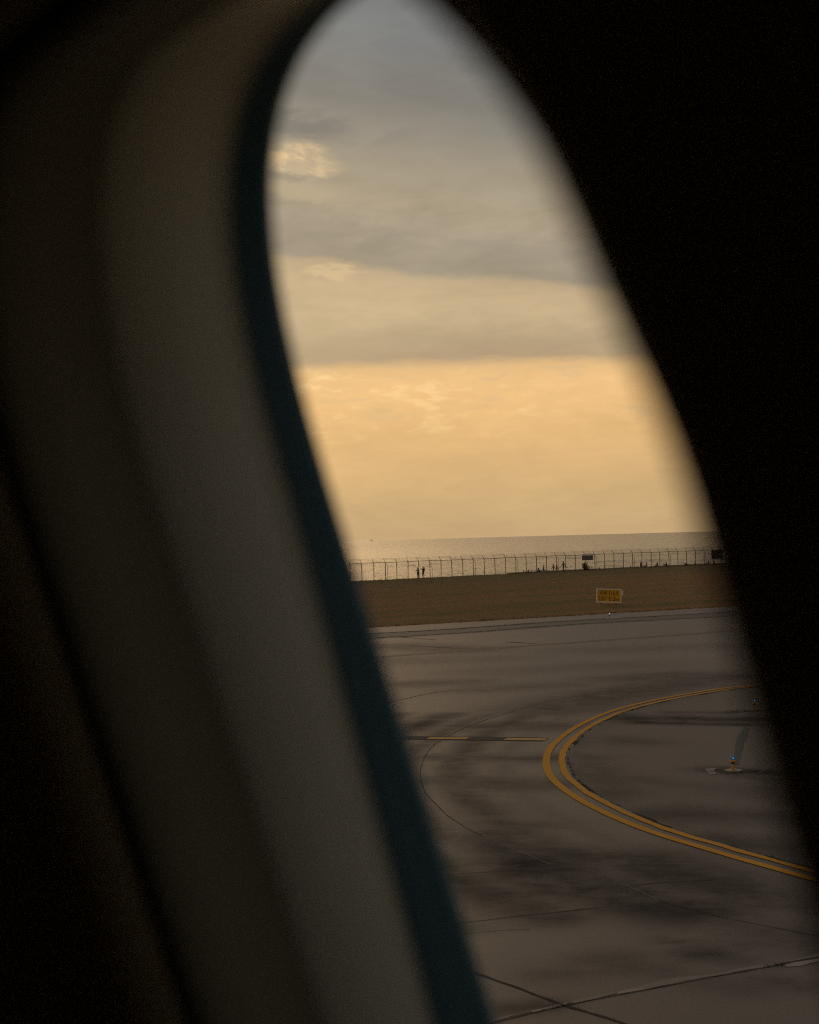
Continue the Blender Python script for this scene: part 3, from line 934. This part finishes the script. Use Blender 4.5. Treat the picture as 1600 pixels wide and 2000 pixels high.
for s in np.arange(S0 - 2.4, S1, sp_):
    for sg in (0, 1):
        a, b = (s, s + RH) if sg else (s + RH, s)
        A, B = fl(a, .02, .02), fl(b, .02, RH)
        d = fd * .0025 + Vector((0, 0, .0025))
        w = fperp * .0025
        e1 = (fd * .0026 + Vector((0, 0, -.0026 if sg else .0026)))
        lk.add([A - e1, A + e1, B + e1, B - e1, A + w * 2, B + w * 2], [(0, 1, 2, 3), (1, 4, 5, 2), (4, 0, 3, 5)])
lk.build('chain_link', M_wire, fence)

# boards wired to the fence
M_board = mat('weathered_board', (.16, .14, .12), .7, .3)
M_board2 = mat('dark_board', (.06, .065, .06), .7, .3)
M_white = mat('white_metal', (.74, .70, .62), .5, .4)


def onfence(name, x0, y0, x1, y1, m, label, off=-.10):
    sa, sb = s_at(x0), s_at(x1); d = (fpoint(sa) - EYE).dot(fwd) / F
    zt = RH - (y0 - rail_y(x0)) * d; zb = RH - (y1 - rail_y(x0)) * d
    o = tag(empty(name, fpoint((sa + sb) / 2, off) + Vector((0, 0, zb)), math.atan2(fd.y, fd.x)), label, 'sign')
    w, h = sb - sa, zt - zb
    MB().box((0, 0, h / 2), (w, .03, h)).build('board', m, o)
    fr = MB()
    for zz in (.02, h - .02): fr.box((0, -.02, zz), (w + .04, .03, .05))
    for xx in (-w / 2, w / 2): fr.box((xx, -.022, h / 2), (.05, .03, h - .02))
    fr.build('frame', M_post, o)
    return o, w, h


def rail_y(x):
    d = fpoint(s_at(x)) + Vector((0, 0, RH)) - EYE
    return 1000 - F * d.dot(up) / d.dot(fwd)


b1, w_, h_ = onfence('fence_notice_board', 1136.5, 1085, 1157.5, 1094.5, M_board, 'weathered grey notice board fixed to the fence above the shrub')
MB().box((0, .01, h_ + .14), (w_, .02, .12)).build('top_strip', M_white, b1)
onfence('fence_notice_board', 1389, 1075, 1411, 1092, M_board2, 'dark square notice board at the far end of the fence')

# pale low sea wall beyond the fence
M_wall = mat('pale_sea_wall', (.42, .38, .3), .8, .2)
sw0, sw1 = s_at(1015), s_at(1480)
MBW = MB()
n_ = 60
for i in range(n_):
    s = sw0 + (sw1 - sw0) * (i + .5) / n_; L = (sw1 - sw0) / n_
    zt = .13 + .05 * mnoise.noise(Vector((s * .3, 0, 0)))
    c = fl(s, 2.6 + .12 * mnoise.noise(Vector((s * .4, 3, 0))), (zt - 1.1) / 2)
    MBW.box(c, (L * .995, .35, zt + 1.1), Matrix.Rotation(math.atan2(fd.y, fd.x), 3, 'Z'))
sw = MBW.build('sea_wall', M_wall); sw.location = FROOT
tag(sw, 'low pale concrete sea wall just beyond the fence', 'wall')

# ---------------------------------------------------------------- VOR check sign
M_signy = mat('sign_yellow', (.60, .34, .008), .5, .4)
M_black = mat('sign_black', (.012, .012, .012), .6, .3)
M_leg = mat('sign_leg_steel', (.05, .045, .04), .6, .4)
M_signleg = mat('sign_leg_rust', (.17, .11, .06), .8, .2)
sg = gp(1189, 1180)
SZ = sg.y / F
sign = tag(empty('airfield_sign', (sg.x, sg.y, 0)), 'yellow airfield sign with black lettering VOR 116.9, on the grass strip', 'sign')
sign.rotation_euler = (R(-3), R(3.1) , R(-3))
sw_, sh_ = 48.6 * SZ, 27.2 * SZ
zb = 2.8 * SZ
MB().box((0, 0, zb + sh_ / 2), (sw_ - .06, .20, sh_ - .06)).build('face_panel', M_signy, sign)
fr = MB(); ft = .085
for zz in (zb + ft / 2, zb + sh_ - ft / 2): fr.box((0, -.01, zz), (sw_, .24, ft))
for xx in (-sw_ / 2 + ft / 2, sw_ / 2 - ft / 2): fr.box((xx, -.01, zb + sh_ / 2), (ft, .238, sh_ - 2 * ft))
fr.build('frame', M_white, sign)
MB().box((sw_ / 2 + .075, .02, zb + sh_ * .72), (.15, .16, .36)).box((sw_ / 2 + .075, .02, zb + sh_ * .72 - .22), (.05, .05, .10)).build('power_box', M_white, sign)
for xx in (-sw_ * .32, sw_ * .32):
    MB().tube([(xx, 0, -.2), (xx, 0, zb + .01)], .03, 8).build('leg', M_signleg, sign)
try:
    FNT = None
except Exception:
    FNT = None


def text(s, x, z, size, sx=1.0, extr=.004):
    cu = bpy.data.curves.new('t', 'FONT'); cu.body = s; cu.size = size; cu.extrude = extr; cu.offset = -size * .004
    o = bpy.data.objects.new('t', cu); C.objects.link(o)
    bpy.context.view_layer.update()
    me_ = bpy.data.meshes.new_from_object(o.evaluated_get(bpy.context.evaluated_depsgraph_get()))
    C.objects.unlink(o); bpy.data.objects.remove(o)
    me_.transform(Matrix.Translation((x, -.106, z)) @ Matrix.Rotation(R(90), 4, 'X') @ Matrix.Diagonal((sx, 1, 1, 1)))
    return me_


bm = bmesh.new()
def fit(s, x0, x1, z, capH):
    """text whose caps are capH tall, squeezed to run from x0 to x1"""
    size = capH / .70
    m0 = text(s, 0, 0, size)
    wd = max(v.co.x for v in m0.vertices) - min(v.co.x for v in m0.vertices); mn = min(v.co.x for v in m0.vertices)
    k = (x1 - x0) / wd
    for v in m0.vertices: v.co.x = x0 + (v.co.x - mn) * k; v.co.z += z
    bm.from_mesh(m0)


U = SZ * 120 / 1600          # one pixel of the enlarged picture of the sign
lx = lambda x: (x - 783) * U
lz = lambda z: zb + (768 - z) * U
fit('VOR', lx(540), lx(735), lz(566), 108 * U)
fit('116.9', lx(785), lx(1018), lz(570), 108 * U)
fit('226', lx(512), lx(695), lz(712), 108 * U)
fit('°', lx(712), lx(742), lz(712), 108 * U)
fit('0.3', lx(780), lx(942), lz(718), 108 * U)
fit('NM', lx(955), lx(1045), lz(712), 52 * U)
ml = bpy.data.meshes.new('lettering'); bm.to_mesh(ml); bm.free()
link('lettering', ml, M_black, sign)

# ---------------------------------------------------------------- blue taxiway edge lights
M_bluelens = mat('blue_lens', (.005, .03, .10), .12, .6, emit=(.01, .12, .35), estr=.12, build=lambda n, b: None)
M_lamp = mat('lamp_glow', (.1, .3, .5), .3, .5, emit=(.03, .36, .8), estr=.45, build=lambda n, b: None)
M_lampw = mat('lamp_glow_bright', (.1, .3, .5), .3, .5, emit=(.35, .75, 1.0), estr=1.1, build=lambda n, b: None)
M_fix = mat('fixture_yellow', (.52, .28, .05), .5, .4)


def taxi_light(x, y, label, lamp=M_lamp, k=1.0, fix=M_fix):
    p = gp(x, y)
    o = tag(empty('taxiway_light', (p.x, p.y, 0)), label, 'taxiway light', 'blue taxiway edge lights')
    MB().lathe([(.085, .005), (.085, .022), (.05, .035), (.045, .04)], 16).build('base_plate', fix, o, True)
    MB().lathe([(.042, .035), (.036, .07), (.032, .12), (.028, .165), (.03, .17)], 14).build('stem', fix, o, True)
    MB().lathe([(.035, .168), (.05, .18), (.05, .20), (.04, .205)], 14).build('coupling', M_leg, o, True)
    MB().lathe([(.04, .205), (.074, .215), (.078, .245), (.066, .262), (.04, .264)], 18).build('housing', fix, o, True)
    dm = MB().lathe([(.052, .262), (.054, .285), (.050, .31), (.040, .333), (.022, .348), (.004, .352)], 18).build('dome', M_bluelens, o, True)
    MB().lathe([(.006, -.024 * k), (.02 * k, -.014 * k), (.024 * k, 0), (.02 * k, .014 * k), (.006, .024 * k)], 10, (0, -.047, .305)).build('lamp', lamp, dm, True)
    return o


taxi_light(1432, 1505.5, 'yellow taxiway light with glowing blue dome standing on a chipped concrete pad')
taxi_light(1474, 1387, 'dim taxiway light at the shadowed window edge, farther along the shoulder', M_lampw, .55, M_fix)
taxi_light(1191, 1207.5, 'small far taxiway light shining pale blue at the grass edge below the sign', M_lampw, 1.4, M_mortar)

# ---------------------------------------------------------------- scraps on the grass
M_scrap = mat('white_scrap', (.45, .43, .38), .8, .2)
for (x, y, w, lb) in ((762, 1146, .55, 'flat white scrap of litter on the grass near the fence, wider one'), (779, 1146.2, .3, 'small crumpled white scrap of litter on the grass near the fence')):
    p = gp(x, y); v = []; n = 7
    for j in range(n):
        for i in range(n):
            v.append(((i / (n - 1) - .5) * w, (j / (n - 1) - .5) * w * .8, .05 + .09 * random.random()))
    o = mesh('litter_scrap', v, [(j * n + i, j * n + i + 1, (j + 1) * n + i + 1, (j + 1) * n + i) for j in range(n - 1) for i in range(n - 1)], M_scrap)
    o.modifiers.new('thick', 'SOLIDIFY').thickness = .01
    o.location = (p.x, p.y, .05); tag(o, lb, 'litter')

# ---------------------------------------------------------------- people by the fence
M_sk = mat('skin', (.22, .13, .085), .6, .3)
M_hair = mat('dark_hair', (.012, .010, .009), .6, .3)
CL = dict(white=(.62, .62, .64), grey=(.36, .36, .38), navy=(.02, .03, .06), black=(.02, .02, .022), red=(.30, .09, .06), tan=(.30, .22, .15), pale=(.42, .36, .28), blue=(.06, .09, .15), brown=(.12, .07, .045), pink=(.34, .2, .17))
CM = {k: mat('cloth_' + k, v, .9, .1) for k, v in CL.items()}


def skeleton(pose):
    J = dict(pelvis=(0, 0, .95), waist=(0, 0, 1.08), chest=(0, .01, 1.28), neck=(0, .0, 1.46), head=(0, .02, 1.58), crown=(0, .01, 1.67),
             shl=(-.18, 0, 1.41), shr=(.18, 0, 1.41), ell=(-.23, -.02, 1.14), elr=(.23, -.02, 1.14), hal=(-.24, .06, .90), har=(.24, .06, .90),
             hil=(-.09, 0, .92), hir=(.09, 0, .92), knl=(-.10, .02, .50), knr=(.10, .02, .50), anl=(-.10, -.02, .08), anr=(.10, -.02, .08), tol=(-.12, .14, .03), tor=(.12, .14, .03))
    up_ = ('pelvis', 'waist', 'chest', 'neck', 'head', 'crown', 'shl', 'shr', 'ell', 'elr', 'hal', 'har', 'hil', 'hir')

    def shift(names, d):
        for n in names: J[n] = tuple(a + b for a, b in zip(J[n], d))

    if pose == 'photo':          # one arm raised, holding a phone high
        J.update(elr=(.36, .14, 1.42), har=(.36, .24, 1.68), ell=(-.27, .12, 1.24), hal=(-.16, .32, 1.36))
    elif pose == 'hold':         # hands lifted in front of the chest
        J.update(elr=(.26, .06, 1.16), har=(.20, .33, 1.34), ell=(-.25, .06, 1.16), hal=(-.14, .30, 1.30))
    elif pose == 'walk':
        J.update(knl=(-.09, .16, .52), anl=(-.09, .14, .10), tol=(-.1, .30, .05), knr=(.09, -.06, .50), anr=(.09, -.32, .12), tor=(.1, -.18, .03), elr=(.24, .08, 1.16), har=(.22, .26, 1.0), ell=(-.24, -.14, 1.16), hal=(-.24, -.2, .92))
    elif pose in ('sit', 'recline'):
        shift(up_, (0, 0, -.83))
        if pose == 'recline':
            for n in ('waist', 'chest', 'neck', 'head', 'crown', 'shl', 'shr', 'ell', 'elr', 'hal', 'har'):
                x, y, z = J[n]; h = z - .12
                J[n] = (x, -h * .62, .12 + h * .78)
            J.update(ell=(-.28, -.52, .28), hal=(-.27, -.44, .04), elr=(.42, -.34, .66), har=(.62, -.2, .80))
        else:
            J.update(ell=(-.25, .14, .36), hal=(-.12, .34, .40), elr=(.25, .14, .36), har=(.12, .34, .40))
        J.update(knl=(-.13, .40, .46), knr=(.13, .40, .46), anl=(-.11, .66, .08), anr=(.11, .66, .08), tol=(-.12, .82, .04), tor=(.12, .82, .04))
    elif pose == 'crouch':
        shift(up_, (0, -.06, -.62))
        J.update(neck=(0, .10, .82), head=(0, .14, .93), crown=(0, .14, 1.02), shl=(-.18, .08, .77), shr=(.18, .08, .77), chest=(0, .05, .66), ell=(-.24, .22, .56), elr=(.24, .22, .56), hal=(-.1, .40, .50), har=(.1, .40, .50),
                 knl=(-.16, .28, .48), knr=(.16, .28, .48), anl=(-.11, .06, .08), anr=(.11, .06, .08), tol=(-.13, .22, .03), tor=(.13, .22, .03))
    return J


RAD = dict(pelvis=(.15, .11), waist=(.135, .10), chest=(.155, .11), neck=(.055, .055), head=(.085, .10), crown=(.06, .07), shl=(.065, .065), shr=(.065, .065), ell=(.045, .045), elr=(.045, .045), hal=(.034, .034), har=(.034, .034),
           hil=(.09, .09), hir=(.09, .09), knl=(.06, .06), knr=(.06, .06), anl=(.042, .042), anr=(.042, .042), tol=(.036, .03), tor=(.036, .03))
BONES = [('pelvis', 'waist', 1), ('waist', 'chest', 1), ('chest', 'neck', 1), ('neck', 'head', 0), ('head', 'crown', 0), ('chest', 'shl', 1), ('chest', 'shr', 1), ('shl', 'ell', 1), ('shr', 'elr', 1), ('ell', 'hal', 0), ('elr', 'har', 0),
         ('pelvis', 'hil', 2), ('pelvis', 'hir', 2), ('hil', 'knl', 2), ('hir', 'knr', 2), ('knl', 'anl', 3), ('knr', 'anr', 3), ('anl', 'tol', 4), ('anr', 'tor', 4)]
BODY = {}


def body_mesh(pose):
    if pose in BODY: return BODY[pose]
    J = skeleton(pose); names = list(J); vs = [J[n] for n in names]; rad = [RAD[n] for n in names]
    ix = {n: i for i, n in enumerate(names)}
    es = [(ix[a], ix[b]) for a, b, _ in BONES]; bl = [(Vector(J[a]), Vector(J[b]), k) for a, b, k in BONES]
    for sd_, sx_ in (('l', 1), ('r', -1)):       # palm, four fingers of unequal length and a thumb from the side of the palm
        hnd = Vector(J['ha' + sd_]); arm = (hnd - Vector(J['el' + sd_])).normalized()
        sidev = arm.cross(Vector((0, 1, .2))).normalized() if abs(arm.y) < .9 else Vector((1, 0, 0))
        curl = sidev.cross(arm).normalized()
        palm = hnd + arm * .06; k0 = len(vs); vs.append(tuple(palm)); rad.append((.036, .02)); es.append((ix['ha' + sd_], k0)); bl.append((hnd, palm, 0))
        for q, ln in ((-.030, .065), (-.010, .08), (.010, .075), (.029, .058)):
            a = palm + arm * .03 + sidev * q; b_ = a + arm * ln * .5 + curl * .008; c_ = b_ + arm * ln * .4 + curl * .024
            k = len(vs); vs += [tuple(a), tuple(b_), tuple(c_)]; rad += [(.011, .011), (.009, .009), (.008, .008)]
            es += [(k0, k), (k, k + 1), (k + 1, k + 2)]; bl.append((a, c_, 0))
        a = hnd + arm * .035 + sidev * .038; b_ = a + arm * .035 + sidev * .022 + curl * .012
        k = len(vs); vs += [tuple(a), tuple(b_)]; rad += [(.012, .012), (.009, .009)]; es += [(ix['ha' + sd_], k), (k, k + 1)]; bl.append((a, b_, 0))
    # nose
    hd = Vector(J['head']); k = len(vs); vs.append(tuple(hd + Vector((0, .115, -.015)))); rad.append((.016, .02)); es.append((ix['head'], k)); bl.append((hd, Vector(vs[-1]), 0))
    me_ = bpy.data.meshes.new('b'); me_.from_pydata(vs, es, []); me_.update()
    o = bpy.data.objects.new('b', me_); C.objects.link(o)
    o.modifiers.new('s', 'SKIN')
    for i, sv in enumerate(me_.skin_vertices[0].data):
        sv.radius = rad[i]; sv.use_root = (i == ix['pelvis'])
    o.modifiers.new('d', 'SUBSURF').levels = 1
    bpy.context.view_layer.update()
    m2 = bpy.data.meshes.new_from_object(o.evaluated_get(bpy.context.evaluated_depsgraph_get()))
    C.objects.unlink(o); bpy.data.objects.remove(o)
    reg = []
    for p in m2.polygons:
        c = p.center; best, bk = 1e9, 0
        for a, b, kk in bl:
            ab = b - a; q = max(0, min(1, (c - a).dot(ab) / max(ab.length_squared, 1e-9))); d = (c - (a + ab * q)).length
            if d < best: best, bk = d, kk
        reg.append(bk); p.use_smooth = True
    BODY[pose] = (m2, reg, J)
    return BODY[pose]


def person(top_px, top_py, pose, label, shirt, legs, scale=1.0, face=0.0, off=None, shin='skin', hair=True, group='people along the sea fence'):
    m0, reg, J = body_mesh(pose)
    hgt = (J['crown'][2] + .07) * scale
    rel = math.atan2(fd.y, fd.x) + face
    # distance at which a figure of this height, standing on the seaward bank, shows its crown at that pixel
    if off is None:
        best, off = 1e9, 1.0
        r = ray(top_px, top_py)
        for o_ in np.arange(.55, 9.5, .05):
            s = s_at(top_px); p = fpoint(s, o_)
            k = (p - EYE).dot(fperp) / r.dot(fperp); tp = EYE + r * k
            zz = tp.z - hgt - slope_z(o_)
            if abs(zz) < best: best, off = abs(zz), o_
    r = ray(top_px, top_py); k = (fpoint(0, off) - EYE).dot(fperp) / r.dot(fperp); tp = EYE + r * k
    o = bpy.data.objects.new('person', m0.copy()); C.objects.link(o)
    for m in (M_sk, CM[shirt], CM[legs], M_sk if shin == 'skin' else CM[legs], CM['black']): o.data.materials.append(m)
    o.data.polygons.foreach_set('material_index', reg)
    gz = slope_z(off)
    o.location = (tp.x, tp.y, gz if pose != 'x' else 0); o.rotation_euler = (0, 0, rel); o.scale = (scale,) * 3
    tag(o, label, 'person', group)
    if hair:
        h = MB(); c = Vector(J['head']) + Vector((0, -.012, .035)); n = 12
        prof = []
        for i in range(7):
            a = R(90 - i * 19); prof.append((max(.004, .108 * math.cos(a)), .125 * math.sin(a)))
        h.lathe(prof[::-1], n, c)
        ho = h.build('hair', M_hair, o, True)
    return o


P_ = person
pa = P_(816, 1105.5, 'hold', 'person in a white shirt and dark shorts facing the sea, beside a taller companion', 'white', 'navy', .93, .05, .7)
pb = P_(826.5, 1104.0, 'photo', 'person with a dark backpack raising one arm to photograph the sea', 'grey', 'navy', 1.0, -.1, .75)
# backpack worn by the second
bk = MB()
bk.box((0, 0, .22), (.28, .14, .40)).box((0, -.09, .15), (.2, .06, .2))
bo = bk.build('backpack', CM['black'])
bv = bo.modifiers.new('round', 'BEVEL'); bv.width = .04; bv.segments = 3
bo.rotation_euler = pb.rotation_euler; bo.location = Vector(pb.location) + Matrix.Rotation(pb.rotation_euler.z, 3, 'Z') @ Vector((0, -.17, 1.0))
tag(bo, 'dark backpack on the back of the person photographing the sea', 'backpack')
P_(1023, 1114, 'sit', 'person sitting low beyond the fence, leftmost of three heads just above the grass crest', 'brown', 'black', 1, .3)
P_(1032, 1112.5, 'sit', 'person sitting low beyond the fence, middle of three heads just above the grass crest', 'tan', 'black', 1, -.2)
P_(1037.5, 1114, 'sit', 'person sitting low beyond the fence, rightmost of three heads just above the grass crest', 'grey', 'black', .95, .1)
P_(1053, 1108.5, 'crouch', 'person crouching with dark hair beside the figure in dark clothes at a fence post', 'brown', 'navy', 1.05, .2)
P_(1062, 1104, 'walk', 'person in dark clothes standing at a fence post beside a crouching figure', 'navy', 'navy', .9, .5)
P_(1081, 1101.5, 'walk', 'person in a rusty red top walking beside a shorter reddish figure', 'red', 'brown', .95, 1.2)
P_(1088, 1103.5, 'walk', 'shorter person in a pinkish top, with the walking red figure', 'pink', 'brown', .85, 1.0)
P_(1100.5, 1096, 'walk', 'tall person in a dark blue top walking along the sea wall, tallest of the walkers', 'blue', 'navy', 1.05, 1.3, shin='c')
P_(1141.5, 1098.5, 'stand', 'slim person in brown clothes standing left of the shrub under the board', 'brown', 'brown', .95, .1, shin='c')
P_(1171, 1108, 'sit', 'person with dark hair sitting just right of the shrub', 'grey', 'black', 1, .1)
P_(1181, 1106.5, 'sit', 'person in pale clothes with light hair sitting on the bank right of the shrub', 'pale', 'pale', 1, .0, hair=False)
P_(1186.5, 1110.5, 'sit', 'person of whom only a small dark head shows, beside the pale clothed sitter', 'brown', 'black', .9, .3)
P_(1231.6, 1105.5, 'sit', 'small person in brown sitting at the foot of the braced fence post', 'brown', 'black', .95, .2)
P_(1244.6, 1105.5, 'sit', 'person lying low with a dark head beside the red topped figure', 'navy', 'black', .95, .5)
P_(1252, 1096.5, 'stand', 'person in a red top and dark trousers standing upright behind the fence', 'red', 'navy', .95, .1, shin='c')
P_(1263, 1098.5, 'sit', 'person in a pale top with dark hair, right of the red topped figure', 'pale', 'tan', 1.1, .2)
P_(1284, 1098, 'sit', 'person in a pinkish top with dark hair, halfway along between two posts', 'pink', 'tan', 1.1, -.2)
P_(1292, 1105, 'sit', 'small low person between the pink topped sitter and the braced post', 'navy', 'black', .9, .2)
P_(1297, 1101.5, 'sit', 'person in tan sitting close to the second braced post', 'tan', 'black', 1, .2)
P_(1302.3, 1097.5, 'crouch', 'person in dark clothes crouching right against the braced fence post', 'black', 'black', 1.05, .0)
P_(1342, 1098.5, 'recline', 'person leaning back with one arm stretched out to the side', 'black', 'navy', 1.1, 2.6)
P_(1357.5, 1099, 'sit', 'person in dark clothes sitting at a post in the dim end of the fence', 'navy', 'black', 1, .2)
P_(1366, 1101, 'recline', 'person lying back low beside the last lit fence post', 'black', 'black', .9, 1.4)
P_(1384.5, 1094, 'sit', 'person in grey sitting just left of the dark board', 'grey', 'grey', 1.1, .1)
P_(1395, 1095, 'sit', 'person in black sitting directly below the dark board', 'black', 'black', 1.05, .3)

# ---------------------------------------------------------------- shrub beyond the fence
M_leafs = mat('shrub_leaf', (.055, .06, .03), .8, .2)
M_bark = mat('shrub_stem', (.06, .04, .025), .9, .1)
off = 1.3; s0 = s_at(1156)
shrub = tag(empty('shrub', fpoint(s0, off) + Vector((0, 0, slope_z(off)))), 'spiky green shrub growing below the grey notice board', 'shrub')
lf = MB(); stm = MB()
random.seed(5)
tips = []
for i in range(34):
    a = random.uniform(0, 6.28); rr = random.random() ** .5
    dx = (random.gauss(-.05, .45)); hgt = 1.55 - abs(dx + .12) * .9 - random.random() * .45
    if dx > .35: hgt = .75 - random.random() * .25
    tip = fd * dx * 1.35 + fperp * random.gauss(0, .3) + Vector((0, 0, max(.35, hgt)))
    b0 = fd * dx * .5 + fperp * random.gauss(0, .1)
    md = (b0 + tip) / 2 + Vector((0, 0, .12))
    stm.tube([b0, md, tip], [.02, .014, .006], 4)
    for k in range(26):
        q = random.uniform(.25, 1.05); base = b0.lerp(tip, q) + Vector((random.gauss(0, .03),) * 3)
        d = Vector((random.gauss(0, 1), random.gauss(0, 1), random.gauss(.5, .6))).normalized(); ln = random.uniform(.12, .28)
        sd_ = d.cross(Vector((random.random(), random.random(), 1))).normalized() * ln * .13
        lf.add([base, base + d * ln * .5 + sd_, base + d * ln, base + d * ln * .5 - sd_], [(0, 1, 2, 3)])
stm.build('stem', M_bark, shrub); lf.build('foliage', M_leafs, shrub)

# ---------------------------------------------------------------- fishing boat on the horizon
M_hull = mat('boat_hull', (.05, .045, .04), .6, .3)
M_cab = mat('boat_cabin', (.10, .085, .07), .6, .3)
r = ray(725.5, 1057); k = 9300 / r.y; bp_ = EYE + r * k
boat = tag(empty('fishing_boat', (bp_.x, 9300, SEA), R(6)), 'tiny dark fishing boat on the sea horizon', 'boat')
L = 14.5
hv, hf = [], []
N = 12
for i in range(N + 1):
    x = (i / N - .5) * L; q = i / N
    w = 2.0 * math.sin(math.pi * min(1, .25 + q * .75)) ** .6 if q > .3 else 1.7 + q
    w = max(.05, w * (1 if q < .75 else (1 - (q - .75) * 3.8)))
    dk = 1.5 + 1.6 * max(0, q - .5) ** 1.5 * 2.4
    hv += [(x, -w, dk), (x * .95, -w * .55, -.4), (x * .95, w * .55, -.4), (x, w, dk)]
for i in range(N):
    for j in range(4):
        hf.append((i * 4 + j, (i + 1) * 4 + j, (i + 1) * 4 + (j + 1) % 4, i * 4 + (j + 1) % 4))
hf += [(3, 2, 1, 0), (N * 4, N * 4 + 1, N * 4 + 2, N * 4 + 3)]
mesh('hull', hv, hf, M_hull, boat)
MB().box((-2.4, 0, 3.0), (4.2, 2.6, 3.0)).box((-2.4, 0, 4.6), (4.8, 3.0, .2)).box((-1.6, 0, 5.3), (2.0, 1.8, 1.2)).build('cabin', M_cab, boat)
MB().tube([(1.2, 0, 1.4), (1.2, 0, 8.2)], [.14, .08], 6).tube([(1.2, 0, 3.2), (5.6, 0, 5.6)], .08, 6).build('mast', M_hull, boat)
